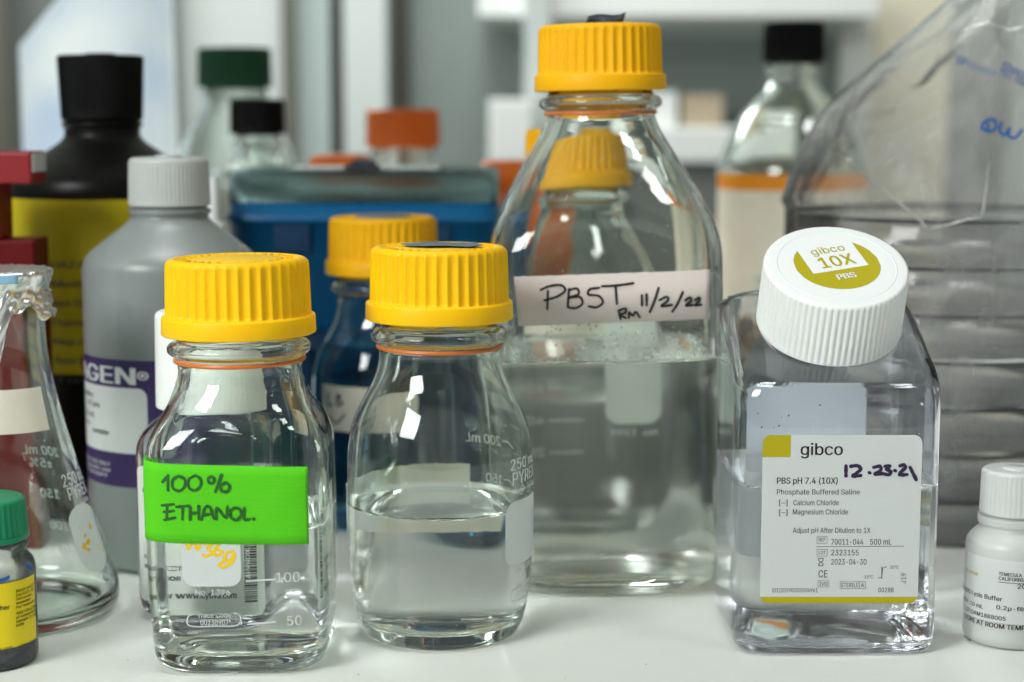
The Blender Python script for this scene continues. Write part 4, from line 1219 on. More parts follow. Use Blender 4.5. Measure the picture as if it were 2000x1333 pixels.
# drops clinging to the inside
dm = Mesh()
for i in range(16):
    x = random.uniform(-30, 30)
    z = random.uniform(64, 92) if i < 8 else random.uniform(86, 104)
    y = -35.65
    if i >= 8:
        x = random.choice((-1, 1)) * random.uniform(18, 30); y = -35.65
        z = random.uniform(80, 94)
    r = random.uniform(.18, .5)
    rr = [ring(0, .002, N=10)] + [ring(0, r, N=10), ring(r * .3, r * .85, N=10), ring(r * .45, .002, N=10)]
    Vd, Fd = sweep(rr)
    dm.add([(x + q[0], y + q[2], z + q[1]) for q in Vd], [tuple(reversed(f)) for f in Fd])
o = dm.put('droplets', M['pet'], t); o['kind'] = 'stuff'
# white cap on the slanted neck
ce = thing('cap_axis', '', '', (0, 0, 0))
del ce['label'], ce['category']
ta = T0 * 1.36
h0 = 7.6
o = cap(t, 26.3, 25.9, 25.5, 0, 72, .75, M['white_cap'], ring_h=0, bore=22.4, edge=1.6, convex=True, per=6)
bpy.data.objects.remove(ce)
o.location = (0, -h0 * sin(ta) * S, (109 + h0 * cos(ta)) * S)
o.rotation_euler = (ta, 0, 0)
capo = o
zt = 25.5
# circular print
capmap = lambda s, z, off: (s, z, zt + off)
ca, sa = cos(radians(15)), sin(radians(15))
rotm = lambda s, z, off: (s * ca - z * sa + .4, s * sa + z * ca + 1.0, zt + off)
p = Print(rotm)
Rc, wq, y0 = 15.4, 10.6, -3.6
xs = sorted(set(list(np.linspace(-Rc, Rc, 41)) + [-wq, wq, -wq - .001, wq + .001]))
V, Fc = [], []
for x in xs:
    h = sqrt(max(Rc * Rc - x * x, 0))
    V += [(x, -h), (x, y0 if abs(x) <= wq else h)]
Fc = [(2 * i, 2 * i + 2, 2 * i + 3, 2 * i + 1) for i in range(len(xs) - 1)]
p.lay(V, Fc, .05)
p.put('round_print', M['olive'], capo)
p = Print(rotm)
p.lay(*text('gibco', -6.3, 6.6, 7.2, 3.9, .004), .1)
p.lay(*text('10X', -6.0, 7.2, -1.4, 6.4, .016), .1)
p.put('lettering', M['olive'], capo)
p = Print(rotm)
p.lay(*text('PBS', -3.4, 3.8, -9.4, 3.2, .03), .12)
p.put('lettering', M['white_cap'], capo, label='white print on the olive circle')
# faint moulded circle on the cap
V, Fc = sweep([ring(zt, 21.6, N=96), ring(zt + .18, 21.3, N=96), ring(zt + .18, 21.1, N=96), ring(zt, 20.8, N=96)])
put('moulded_circle', V, Fc, M['white_cap'], capo)

FY = GY - 36.8
convg = lambda u, v: (lambda q: (q[0] - GX, q[1]))(hit_plane(u, v, FY))
gmap = lambda s, z, off: (s, -36.85 - off, z)
lt, lb = convg(1487, 850), convg(1795, 1178)
lx0, lx1 = convg(1487, 1010)[0], convg(1797, 1010)[0]
p = Print(lambda s, z, off: (s, 36.85 + off, z), convg)
p.patch(-28, 23, 22, 83, 3, .12, 20)
p.put('back_label', M['paper'], t)
p = Print(gmap, convg)
p.patch(lx0, lx1, lb[1], lt[1], 3.0, .12, 20)
lab = p.put('paper_label', M['paper'], t)
sd = lab.modifiers.new('thickness', 'SOLIDIFY'); sd.thickness = .0001; sd.offset = -1
p = Print(gmap, convg)
zb = convg(1640, 1166)[1]
p.patch(lx0, lx1, lb[1], zb, 2.9, .16, 20, corners=(1, 1, 0, 0))
p.put('olive_band', M['olive'], lab)
p = Print(gmap, convg)
xs_ = convg(1544, 880)[0]
zq = convg(1500, 893)[1]
p.patch(lx0, xs_, zq, lt[1], 2.9, .16, 10, corners=(0, 0, 0, 1))
p.put('olive_corner', M['olive'], lab)
p = Print(gmap, convg)
T_ = lambda q, u0, u1, v0, v1, o_=0.0: p.px(q, u0, u1, v0, v1, o_ + .014)
T_('gibco', 1563, 1646, 889, 866, .0)
T_('PBS pH 7.4 (10X)', 1517, 1636, 945, 933, .006)
p.put('lettering', M['ink'], lab, label='large black print')
p = Print(gmap, convg)
T_ = lambda q, u0, u1, v0, v1, o_=0.0: p.px(q, u0, u1, v0, v1, max(o_, .012))
T_('Phosphate Buffered Saline', 1517, 1679, 966, 956)
T_('[–]', 1521, 1538, 987, 977, .006); T_('Calcium Chloride', 1549, 1638, 987, 977)
T_('[–]', 1521, 1538, 1006, 996, .006); T_('Magnesium Chloride', 1548, 1656, 1005, 995)
T_('Adjust pH After Dilution to 1X', 1548, 1700, 1041, 1031)
T_('REF', 1599, 1612, 1058, 1051, .012); p.frame(1595, 1048, 1616, 1062, .16)
T_('70011-044', 1623, 1686, 1064, 1053); T_('500 mL', 1699, 1741, 1064, 1053)
p.strokes([[(1595, 1068), (1765, 1067)]], .2)
T_('LOT', 1599, 1612, 1083, 1076, .008); p.frame(1595, 1073, 1616, 1087, .16)
T_('2323155', 1623, 1677, 1085, 1074); T_('2023-04-30', 1623, 1692, 1103, 1092)
p.strokes([[(1598, 1091), (1608, 1091)], [(1598, 1105), (1608, 1105)], [(1599, 1092), (1599, 1095), (1607, 1101), (1607, 1104)], [(1607, 1092), (1607, 1095), (1599, 1101), (1599, 1104)]], .22)
p.rect(1599, 1101, 1608, 1105)
T_('CE', 1598, 1616, 1128, 1114, .0)
T_('IVD', 1600, 1616, 1144, 1137, .004); p.frame(1597, 1134, 1619, 1147, .16)
T_('STERILE', 1642, 1676, 1147, 1139, .004); T_('A', 1681, 1687, 1147, 1139, .004); p.frame(1640, 1136, 1691, 1150, .16); p.strokes([[(1678, 1137), (1678, 1149)]], .18)
T_('(01)10190302004961', 1508, 1597, 1157, 1149); T_('00288', 1715, 1745, 1157, 1148, .014)
T_('15°C', 1688, 1705, 1130, 1124, .012); T_('30°C', 1738, 1755, 1111, 1105, .012)
p.strokes([[(1715, 1129), (1721, 1128), (1723, 1118), (1724, 1110), (1731, 1107)], [(1722, 1107), (1722, 1130)]], .26)
V, Fc = text('J19', 0, 3.8, 0, 1.7, .004)
b0 = convg(1769, 1140)
p.lay(np.stack([b0[0] - V[:, 1], b0[1] + V[:, 0]], 1), Fc)
p.put('lettering', M['ink_grey'], lab, label='small dark grey print')
p = Print(gmap, convg)
p.strokes([[(1652, 910), (1652, 930)], [(1661, 911), (1675, 910), (1681, 916), (1673, 924), (1665, 930), (1681, 929)], [(1697, 923), (1699, 924)],
           [(1706, 913), (1719, 911), (1720, 918), (1708, 926), (1724, 925)], [(1728, 911), (1738, 910), (1731, 917), (1740, 921), (1736, 927), (1727, 926)], [(1747, 919), (1749, 920)],
           [(1757, 910), (1765, 908), (1768, 913), (1761, 920), (1756, 927), (1771, 927)], [(1777, 913), (1789, 937)]], 1.25, .18, jit=.15)
p.put('handwriting', M['ink_purple'], lab)

# ---- 5 green-capped vial, lower left
VX, VY = -184.6, 595.0
t = thing('vial', 'small vial with ribbed green cap and yellow label at the lower left', 'vial', (VX, VY, 0))
side = [(0, 14.8, 2), (.8, 16.2, 2), (3, 17, 2), (33, 17, 2), (36, 16.4, 2), (38.4, 14.6, 2), (39.8, 13.8, 2), (41.2, 14.6, 2), (42.6, 14.8, 2), (44, 13.2, 2), (45, 12.4, 2), (53, 12.2, 2)]
vb = Bottle(side, round_base(14.8), 1.2, 1.6, 9, 53, N=64)
vb.build(t, m_glass=M['vial'], name='vial_body')
R = [ring(1.8, .002, N=64), ring(1.8, 14, N=64), ring(3, 15.4, N=64), ring(9.5, 15.5, N=64), ring(9.5, .002, N=64)]
V, Fc = sweep(R); put('dye', V, Fc, M['navy_liquid'], t)
cap(t, 15.0, 14.3, 14.6, 44.2, 40, .55, M['green_cap'], ring_h=2.2, ring_out=.35, bore=12.9, edge=1.8, per=6)
convv = lambda u, v: hit_cyl(u, v, VX, VY, 17.1)
p = Print(vb.map, convv)
p.patch(-26, 26, 8.3, 31.5, 0, .1, 40)
lab = p.put('yellow_label', M['label_yellow'], t, smooth=True)
p = Print(vb.map, convv)
for i, tx in enumerate(('Batch 64537777', 'Exp 2025-01-31', 'Store at room', 'temperature.', 'For research use', '', 'Add 100 µl BME', 'µl sample buffer', 'sample 3:1 with', 'buffer.')):
    if tx:
        s, z = convv(31, 1158 + i * 7.9 - (4 if i > 5 else 0))
        ln = {0: 12.5, 1: 11.8, 2: 7.6, 3: 7.0, 4: 12, 6: 12, 7: 12, 8: 12, 9: 3.8}[i]
        p.lay(*text(tx, s, s + ln, z, 1.0, .012), .2)
s, z = convv(-32, 1196); p.lay(*text('sample buffer', s - 9, convv(19, 1194)[0], z, 1.5, .016), .2)
s, z = convv(36, 1266); p.lay(*text('L004133 B', s, s + 9, z, 1.1, .006), .2)
s, z = convv(24, 1267); p.lay(*text('bio-rad.com', s - 13, s, z, 1.1, .006), .2)
p.put('lettering', M['ink'], lab)
p = Print(vb.map, convv)
p.strokes([[(-10, 1136), (8, 1132), (16, 1128)], [(52, 1103), (57, 1106), (62, 1112)]], 1.3, .15)
p.put('ink_stain', M['print_blue'], t)

# ---- 6 conical flask with foil
FX, FYY = -193.5, 656.0
t = thing('conical_flask', 'clear conical flask with crumpled aluminium foil over its mouth at the left edge', 'flask', (FX, FYY, 0))
side = [(0, 36, 2), (1.2, 38.6, 2), (4, 40.2, 2), (9, 40.4, 2), (16, 38.6, 2), (30, 34.2, 2), (50, 28.4, 2), (70, 22.8, 2), (88, 18.6, 2), (98, 16.8, 2), (106, 16.0, 2), (118, 15.8, 2), (125, 16.0, 2), (129, 17.6, 2), (131.5, 18.4, 2)]
fb = Bottle(side, round_base(36), 1.9, 3.6, 13, 132, N=96)
fb.build(t)
specks(fb, t, 160, -10, 60, 8, 80)
sl = 0
convf = lambda u, v: hit_cyl(u, v, FX, FYY, 29)


def flask_conv(u, v, back=False):
    """meet the cone: iterate on the radius"""
    R = 30.0
    for _ in range(12):
        s, z = hit_cyl(u, v, FX, FYY, R, back)
        th = s / R
        R = .5 * R + .5 * fb.a(min(max(z, 4), 120))
    return th * fb.a(z), z


p = Print(fb.map)
for txt, u, v, cp, ln in (('250 mL', 124, 953, 4.6, 19), ('PYREX', 136, 978, 4.6, 17), ('USA', 165, 982, 1.8, 5), ('No. 4980', 203, 1133, 2.0, 10), ('Stopper No. 6', 206, 1146, 1.6, 11)):
    th = atan2(1, 1)
    s, z = flask_conv(u, v)
    th0 = s / fb.a(z)
    V, Fc = text(txt, 0, ln, z, cp, .012)
    V = np.array([((th0 + x[0] / fb.a(z)) * fb.a(x[1]), x[1], x[2]) for x in V])
    p.lay(V, Fc, .06)
p.put('graduation_print', M['enamel'], t)
p = Print(fb.map)
for txt, u, v in (('200 mL', 122, 890), ('±5%', 108, 912), ('150', 122, 972), ('100', 140, 1034), ('50', 152, 1080)):
    s, z = flask_conv(u, v, True)
    th0 = s / fb.a(z)
    V, Fc = text(txt, 0, None, z, 3.8, .008)
    V = np.array([((th0 + x[0] / fb.a(z)) * fb.a(x[1]), x[1], x[2]) for x in V])
    p.lay(V, Fc, .06)
p.put('graduation_print', M['enamel'], t)
p = Print(fb.map)
s, z = flask_conv(172, 1050)
thc = s / fb.a(z)
V, Fc = [], []
zA, zB = flask_conv(190, 1118)[1], flask_conv(165, 980)[1]
for i in range(17):
    k = i / 16
    z_ = zA + (zB - zA) * k
    e = 1 - max(0, abs(k - .5) * 2 - .55) / .45
    hw = 9.6 * sqrt(max(1 - (1 - e) ** 2, .08))
    c_ = thc + .04
    for q in np.linspace(-1, 1, 9):
        V.append(((c_ + q * hw / fb.a(z_)) * fb.a(z_), z_))
for i in range(16):
    for j in range(8):
        Fc.append((i * 9 + j, i * 9 + j + 1, (i + 1) * 9 + j + 1, (i + 1) * 9 + j))
p.lay(V, Fc, .07)
wp = p.put('writing_patch', M['enamel'], t)
p = Print(fb.map)
for k in range(11):
    z_ = random.uniform(zA + 4, zB - 6)
    s_ = (thc + random.uniform(-.16, .2)) * fb.a(z_)
    nb = 9
    rb_ = random.uniform(.4, 1.5)
    p.lay([(s_ + rb_ * random.uniform(.6, 1.2) * cos(q * 2 * pi / nb), z_ + rb_ * random.uniform(.5, 1.1) * sin(q * 2 * pi / nb)) for q in range(nb)], [tuple(range(nb))], .12 + .01 * k)
p.put('yellow_stain', M['ink_yellow'], wp)
p = Print(fb.map)
za, zb_ = flask_conv(60, 845)[1], flask_conv(60, 758)[1]
th1 = flask_conv(87, 800)[0] / fb.a((za + zb_) / 2)
V, Fc = [], []
for i in range(31):
    th = -1.6 + (th1 + 1.6) * i / 30
    for z_ in np.linspace(za, zb_, 6):
        V.append((th * fb.a(z_), z_))
for i in range(30):
    for j in range(5):
        Fc.append((i * 6 + j, (i + 1) * 6 + j, (i + 1) * 6 + j + 1, i * 6 + j + 1))
p.lay(V, Fc, .25)
p.put('paper_tape', M['tape_cream'], t, smooth=True)
# foil cover: crumpled sheet draped over the mouth
NA, NR = 120, 26
V = []
for i in range(NR):
    for k in range(NA):
        th = k / NA * 2 * pi
        tq = (th + pi) % (2 * pi) - pi
        hang = 10 + 21 * math.exp(-((tq + 1.42) / .34) ** 2) + 9 * math.exp(-((tq + .22) / .3) ** 2) + 2.5 * sin(7 * th) + 2 * sin(13 * th + 1)
        hang = max(hang, 6)
        tot = 19.5 + hang
        d = i / (NR - 1) * tot
        cr = .55 * sin(23 * th + d * .8) + .5 * sin(15 * th - d * 1.3 + 2) + .45 * sin(d * 1.9 + 6 * th)
        if d < 18.6:
            r, z = d, 133.3 + .22 * cr * min(1, d / 8)
        else:
            e = d - 18.6
            r = 19.3 - min(e, 6) * .35 + cr * .9 + max(0, e - 6) * (.06 + .30 * math.exp(-((tq + .2) / .35) ** 2))
            r = max(r, fb.a(min(131, 132.5 - e)) + .5)
            z = 132.6 - e + .4 * cr
        V.append((r * cos(th), r * sin(th), z))
Fc = []
for i in range(NR - 1):
    for k in range(NA):
        k2 = (k + 1) % NA
        Fc.append((i * NA + k, (i + 1) * NA + k, (i + 1) * NA + k2, i * NA + k2))
fo = put('foil_cover', V, Fc, M['foil'], t)
p = Print(lambda s, z, off: ((19.9 + off) * sin(s / 20), -(19.9 + off) * cos(s / 20), z))
p.patch(-20, 12, 129.2, 132.4, 0, .5, 24, edge=.15)
o = p.put('blue_tape', M['tape_light'], t, smooth=True)
sd = o.modifiers.new('thickness', 'SOLIDIFY'); sd.thickness = .0003

# ---- 7 small square bottle just behind the ethanol bottle
CXX, CYY = -116.5, 668.0
t = thing('square_bottle', 'small clear square bottle with white cap and grey label, right behind the ethanol bottle', 'bottle', (CXX, CYY, 0))
side = [(0, 23, 4), (1.2, 24.8, 4.4), (4, 26.2, 5.5), (10, 26.6, 7.5), (62, 26.6, 7.5), (68, 26.0, 6), (72, 24.0, 4), (75, 20.6, 2.6), (77, 18.6, 2), (79.5, 18.2, 2), (100, 17.8, 2)]
cb = Bottle(side, square_base(23, 4), 1.4, 3, 14, 100, N=96)
cb.build(t, liquid=50, m_glass=M['pet'], m_wall=M['pet_wall'])
cap(t, 21.6, 21.2, 37, 79, 60, .07, M['white_cap'], bore=19, edge=2, convex=True, per=6)
p = Print(cb.map)
p.patch(-25.4, 25.4, 8, 60, 2.5, .15, 24)
lab = p.put('paper_label', M['paper_grey'], t)
sd = lab.modifiers.new('thickness', 'SOLIDIFY'); sd.thickness = .0001; sd.offset = -1
p = Print(cb.map)
for tx, x0_, x1_, z_, cp in (('FIBRICCHIOL', -22.5, -6, 50, 1.7), ('Mini elute', -22, -6, 37, 1.5), ('FOR FURTHER MANUFACTURING OR RESEARCH USE.', -22.5, 14, 24.5, 1.7), ('NOT FOR DIAGNOSTIC OR THERAPEUTIC USE.', -22.5, 9, 20.8, 1.7), ('www.cytiva.com', -5, 14, 14.5, 2.3)):
    p.lay(*text(tx, x0_, x1_ + 1, z_, cp, .022), .25)
z_ = 13
while z_ < 57:
    hgt = random.choice((.25, .4, .7, .3))
    p.patch(18, 22.4, z_, z_ + hgt, 0, .25, 2)
    z_ += hgt + random.choice((.25, .35, .6))
V, Fc = text('28100029.0', 0, 13, 0, 1.3, .004)
p.lay(np.stack([24.6 - V[:, 1], 38 + V[:, 0]], 1), Fc, .25)
p.put('lettering', M['ink'], lab)
p = Print(cb.map)
V, Fc = [], []
for k in range(33):
    a0 = radians(60) + k / 32 * radians(250)
    for r in (4.6, 8.0):
        V.append((12.0 + r * cos(a0), 42 + r * sin(a0) * .95))
p.lay(V, [(2 * i, 2 * i + 2, 2 * i + 3, 2 * i + 1) for i in range(32)], .22)
p.put('emblem', M['teal'], lab)

# ---- 8 translucent bottle with purple label
QX, QY = -145.5, 741.0
t = thing('plastic_bottle', 'tall translucent white bottle with purple and white label behind the ethanol bottle', 'bottle', (QX, QY, 0))
side = [(0, 33, 2), (1.2, 35.2, 2), (4, 37, 2), (70, 37.2, 2), (124, 37.2, 2), (129, 36.6, 2), (132.5, 34.4, 2), (136, 30.4, 2), (140, 25.4, 2), (144, 20.0, 2), (147, 16.8, 2), (148.6, 16.2, 2), (149.6, 17.3, 2), (151, 17.3, 2), (152, 15.6, 2), (168, 15.4, 2)]
qb = Bottle(side, round_base(33), 1.4, 2, 13, 168, N=96)
qb.build(t, m_glass=M['hdpe_grey'], name='plastic_body')
V, Fc = sweep([ring(2.2, .002), ring(2.2, 33), ring(6, 35.3), ring(120, 35.5), ring(120, .002)])
put('liquid', V, Fc, M['buffer'], t)
cap(t, 17.3, 16.8, 20.5, 152.6, 60, .3, M['hdpe_cap_grey'], bore=15.8, edge=2.6, per=6, recess=.0)
disc('cap_nub', t, 173.0, 5.5, M['hdpe_cap_grey'], h=.9)
convq = lambda u, v: hit_cyl(u, v, QX, QY, 37.3)
zA, zB = convq(240, 952)[1], convq(240, 704)[1]
p = Print(qb.map, convq)
p.patch(-60, 50, zA, zB, 0, .1, 60)
lab = p.put('purple_label', M['purple'], t, smooth=True)
p = Print(qb.map, convq)
p.patch(-60, convq(288, 800)[0], convq(240, 886)[1], convq(240, 758)[1], 4, .2, 50)
p.put('white_panel', M['paper'], lab, smooth=True)
p = Print(qb.map, convq)
s1, z1 = convq(266, 755); s0, _ = convq(176, 751)
p.lay(*text('QIAGEN', s0 - 30, s1, z1 + .5, 7.0, .03), .3)
s0, z0 = convq(268, 748); p.lay(*text('®', s0, s0 + 5, z0, 4.6, .012), .3)
for i, tx in enumerate(('FOR RESEARCH USE ONLY', 'Not for diagnostic use', 'qiagen GmbH')):
    p.lay(*text(tx, convq(170, 900)[0] - 10, convq(216 - 8 * (i == 2), 900)[0], convq(190, 905 + i * 11)[1], 1.7, .01), .3)
p.put('lettering', M['paper'], lab, label='white print on purple')
p = Print(qb.map, convq)
for i, (tx, uu, vv) in enumerate((('Buffer', 184, 776), ('RLT lysis', 196, 796), ('220 mL', 186, 815), ('Lot no.', 178, 830), ('Room temperature', 214, 850))):
    p.lay(*text(tx, convq(uu, vv)[0] - 12, convq(uu, vv)[0], convq(uu, vv)[1], 2.1, .02), .3)
p.put('lettering', M['ink_grey'], lab, label='dark print on the white panel')

# ---- 9 big black bottle with ochre label
KX, KY = -199.0, 852.0
t = thing('black_bottle', 'large black bottle with black screw cap and ochre yellow label', 'bottle', (KX, KY, 0))
side = [(0, 42, 2), (2, 45, 2), (6, 46.5, 2), (148, 46.5, 2), (156, 46.0, 2), (161, 44, 2), (166, 38, 2), (171, 30, 2), (175, 24, 2), (178, 20, 2), (181, 18, 2), (184, 18, 2), (186, 19.5, 2), (188, 18, 2), (210, 17.5, 2)]
kb = Bottle(side, round_base(42), 2, 3, 14, 210, N=96)
kb.build(t, m_glass=M['black_body'], name='plastic_body')
cap(t, 19.4, 20.6, 31, 188, 60, .5, M['black'], bore=18.2, edge=1.5, per=6)
disc('cap_nub', t, 218.8, 7, M['black'], h=1.2)
convk = lambda u, v: hit_cyl(u, v, KX, KY, 46.6)
p = Print(kb.map, convk)
p.patch(-68, 66, convk(200, 732)[1], convk(200, 391)[1], 3, .15, 60)
lab = p.put('ochre_label', M['label_ochre'], t, smooth=True)
p = Print(kb.map, convk)
for i in range(7):
    p.lay(*text(('HAZARD', 'Methanol', 'Batch 22-118', 'Flammable', 'Keep closed', 'Store below 25', 'Toxic')[i], -16, 10 + (i * 7) % 14, 120 - i * 9, 3.2, .02), .2)
p.put('lettering', M['ink_grey'], lab)
p = Print(kb.map, convk)
p.patch(-2, 16, 70, 80, 3, .22, 8)
p.put('red_mark', M['red'], lab)

# ---- 10 red rack, left edge
t = thing('tube_rack', 'red plastic rack with an open slot, in front of the black bottle', 'rack', (-232, 765, 0))
xl_, xr_ = -22.0, 25.0
zt_, zu = hit_plane(50, 297, 752)[1], hit_plane(50, 360, 752)[1]
zl_ = hit_plane(50, 470, 752)[1]
bevel(Mesh().box(xl_, xr_, -12, 12, zu, zt_).put('top_plate', M['red'], t, smooth=False), 1.2)
bevel(Mesh().box(xl_, 9.5, -12, 12, zl_ + .01, zu - .01).put('side_wall', M['red'], t, smooth=False), .8)
bevel(Mesh().box(xl_, xr_, -12, 12, 0, zl_).put('lower_block', M['shaded_red'], t, smooth=False, label='lower block with shade painted into its red'), 1.2)
bevel(Mesh().box(xr_ + .05, xr_ + .4, -11, 11, zu + 5, zt_ - .8).put('end_sticker', M['paper'], t, smooth=False), .15)

# ---- 11 small frosted bottle, lower right
YX, YY = 183.2, 621.0
t = thing('small_bottle', 'small frosted white bottle labelled Lysis Buffer at the lower right', 'bottle', (YX, YY, 0))
side = [(0, 14.6, 2), (.8, 16.2, 2), (3, 17, 2), (34, 17, 2), (37.4, 16.4, 2), (40, 14.6, 2), (41.6, 12.8, 2), (43, 12.2, 2), (44, 13.0, 2), (46.2, 13.0, 2), (47, 11.2, 2), (60, 11, 2)]
yb = Bottle(side, round_base(14.6), 1.2, 1.6, 9, 60, N=96)
yb.build(t, m_glass=M['hdpe'], name='plastic_body')
V, Fc = sweep([ring(1.8, .002), ring(1.8, 14), ring(3.4, 15.4), ring(37, 15.4), ring(37, .002)])
put('liquid', V, Fc, M['buffer_pale'], t)
cap(t, 12.6, 12.2, 16.2, 47.4, 44, .28, M['hdpe_cap'], bore=11.4, edge=1.6, per=6)
disc('cap_nub', t, 63.4, 4.6, M['hdpe_cap'], h=.7)
convy = lambda u, v: hit_cyl(u, v, YX, YY, 17.1)
zA, zB = convy(1950, 1217)[1], convy(1950, 1094)[1]
p = Print(yb.map, convy)
p.patch(-25, 27, zA, zB, 1, .1, 40)
lab = p.put('paper_label', M['paper'], t, smooth=True)
p = Print(yb.map, convy)
s_end = 13.0


def yt(tx, u0, u1, v, cp, off=.016, pre=0.0):
    a_, z_ = convy(u0, v)
    b_, _ = convy(u1, v)
    V, Fc = text(tx, a_ - pre, b_, z_, cp, off)
    p.lay(V, Fc, .2)


yt('TEMECULA', 1951, 1996, 1124, 1.25); yt('CALIFORNIA', 1951, 2004, 1133, 1.25)
a_, z_ = convy(1951, 1137); p.strokes([[(a_, z_), (a_ + 12, z_)]], .2, .2, px=False)
yt('20', 1987, 2003, 1150, 1.6)
yt('RIPA SDS Lysis Buffer', 1892, 1958, 1158, 1.6, pre=9)
yt('QTY: 10 mL', 1886, 1921, 1175, 1.5, pre=2)
yt('0.2µ-filtered', 1946, 2030, 1190, 1.5)
yt('LOT:DAM1888005', 1890, 1965, 1194, 1.5, pre=2)
yt('STORE AT ROOM TEMP', 1888, 2003, 1209, 1.7, pre=2)
p.put('lettering', M['ink'], lab)
p = Print(yb.map, convy)
yt('MILLIPORE', 1888, 1912, 1115, 1.1, pre=1)
p.put('lettering', M['olive'], lab, label='olive maker name')

# ---- 12 yellow-capped bottle of blue liquid, behind
BX, BY = -60.0, 810.0
t = thing('round_bottle', 'round glass bottle of dark blue liquid with yellow cap, in front of the blue boxes', 'bottle', (BX, BY, 0))
side = [(0, 27.2, 2), (1.0, 28.8, 2), (4, 30.4, 2), (11, 33, 2), (26, 34.4, 2), (62, 34.4, 2), (70, 34.0, 2), (76, 33.0, 2), (82, 31.0, 2), (88, 28.0, 2), (94, 24.8, 2), (99, 23.0, 2), (103, 22.3, 2)] + neck(111)
bb = Bottle(side, round_base(27.2), 2.3, 5, 17, 136, N=96)
bb.build(t, liquid=84, m_wall=M['blue_liquid'], m_top=M['blue_liquid_top'])
o = gl45(t, 117.3, M['yellow_deep'])
d = disc('tape_disc', t, 117.3 + 26.6, 13, M['tape_blue'])
d.parent = o
p = Print(bb.map)
a_, z_ = hit_cyl(632, 838, BX, BY, 34.5)
p.patch(a_, a_ + 46, z_, z_ + 21, 0, .3, 30, edge=.2)
tp = p.put('paper_tape', M['tape_cream'], t, smooth=True)
p = Print(bb.map)
p.strokes([[(a_ + 4, z_ + 17), (a_ + 4, z_ + 12), (a_ + 7, z_ + 12)], [(a_ + 10, z_ + 17), (a_ + 10, z_ + 12), (a_ + 13, z_ + 13.5), (a_ + 10, z_ + 15), (a_ + 12, z_ + 16.5), (a_ + 10, z_ + 17)], [(a_ + 4, z_ + 7), (a_ + 9, z_ + 4), (a_ + 14, z_ + 8)]], .9, .4, px=False)
p.put('handwriting', M['ink'], tp)

# ---- 13 yellow-capped bottle directly behind the tall bottle
t = thing('round_bottle', 'round glass bottle with yellow cap seen through the shoulder of the tall square bottle', 'bottle', (31.5, 836, 2.0))
side = [(0, 34, 2), (1.2, 36, 2), (5, 38, 2), (16, 41.5, 2), (40, 42.5, 2), (92, 42.5, 2), (102, 41.6, 2), (112, 38.5, 2), (122, 33.5, 2), (131, 27.5, 2), (137, 23.6, 2), (141, 22.3, 2)] + neck(149)
fb2 = Bottle(side, round_base(34), 2.4, 5, 17, 175, N=96)
fb2.build(t, liquid=60)
gl45(t, 155.5, M['yellow_deep'])
p = Print(fb2.map)
p.patch(-38, 20, 78, 98, 0, .3, 30)
p.put('paper_tape', M['tape_cream'], t, smooth=True)

# ---- 14 blue boxes
bgx0, bgx1 = -147.0, -5.0
for kind, (z0, z1) in (('lower', (0, 80)), ('upper', (80.3, 146))):
    lbl = 'upper blue pipette tip box with hazy clear lid carrying a white label' if kind == 'upper' else 'lower dark blue pipette tip box under the lidded one'
    t = thing('tip_box', lbl, 'tip box', ((bgx0 + bgx1) / 2, 925, z0), group='stacked blue tip boxes')
    hw = (bgx1 - bgx0) / 2
    H = z1 - z0
    R = [ring(0, .002, 9, N=96, b=.002), ring(0, hw - 5, 9, N=96, b=38), ring(2, hw - 3, 9, N=96, b=40), ring(H - 10, hw - 1.5, 9, N=96, b=43), ring(H - 9.9, hw, 9, N=96, b=45), ring(H - 6, hw, 9, N=96, b=45), ring(H - 5.5, hw - 1.5, 9, N=96, b=43.5), ring(H, hw - 1.5, 9, N=96, b=43.5), ring(H, .002, 9, N=96, b=.002)]
    V, Fc = sweep(R)
    put('box_body', V, Fc, M['blue'] if kind == 'upper' else M['blue_dark'], t)
    for s_ in (-1, 1):
        Mesh().box(s_ * hw * .5 - 9, s_ * hw * .5 + 9, -45.6, -44.4, H - 24, H - 10.5).put('latch', M['blue_dark'], t, smooth=False)
    if kind == 'upper':
        R = [ring(H + .4, hw - 1.2, 9, N=96, b=44), ring(H + 12, hw - 1.5, 9, N=96, b=43.5), ring(H + 15.4, hw - 2.4, 9, N=96, b=42.6), ring(H + 16.6, hw - 5, 9, N=96, b=40), ring(H + 16.8, .002, 8, N=96, b=.002)]
        R += [ring(H + 15.4, .002, 8, N=96, b=.002), ring(H + 15.2, hw - 6, 9, N=96, b=39), ring(H + 12, hw - 3, 9, N=96, b=42), ring(H + .4, hw - 2.7, 9, N=96, b=42.5)]
        V, Fc = sweep(R, True)
        put('lid', V, Fc, M['lid_clear'], t)
        q = Mesh().box(-38, 38, -34, 20, H + 16.9, H + 17.3).put('paper_label', M['paper'], t, smooth=False)
        V = [(-10, -38, H + 17.6), (4, -40, H + 17.6), (9, -36, H + 17.8), (4, -33, H + 21.5), (-4, -33, H + 21.8), (-9, -35, H + 18.6)]
        V += [(x, y + 12, z - .5 * (i < 3)) for i, (x, y, z) in enumerate(V)]
        Fc = [(0, 1, 2, 3, 4, 5), (11, 10, 9, 8, 7, 6)] + [((k + 1) % 6, k, 6 + k, 6 + (k + 1) % 6) for k in range(6)]
        put('folded_tape', V, Fc, M['tape_dark'], t, smooth=False)

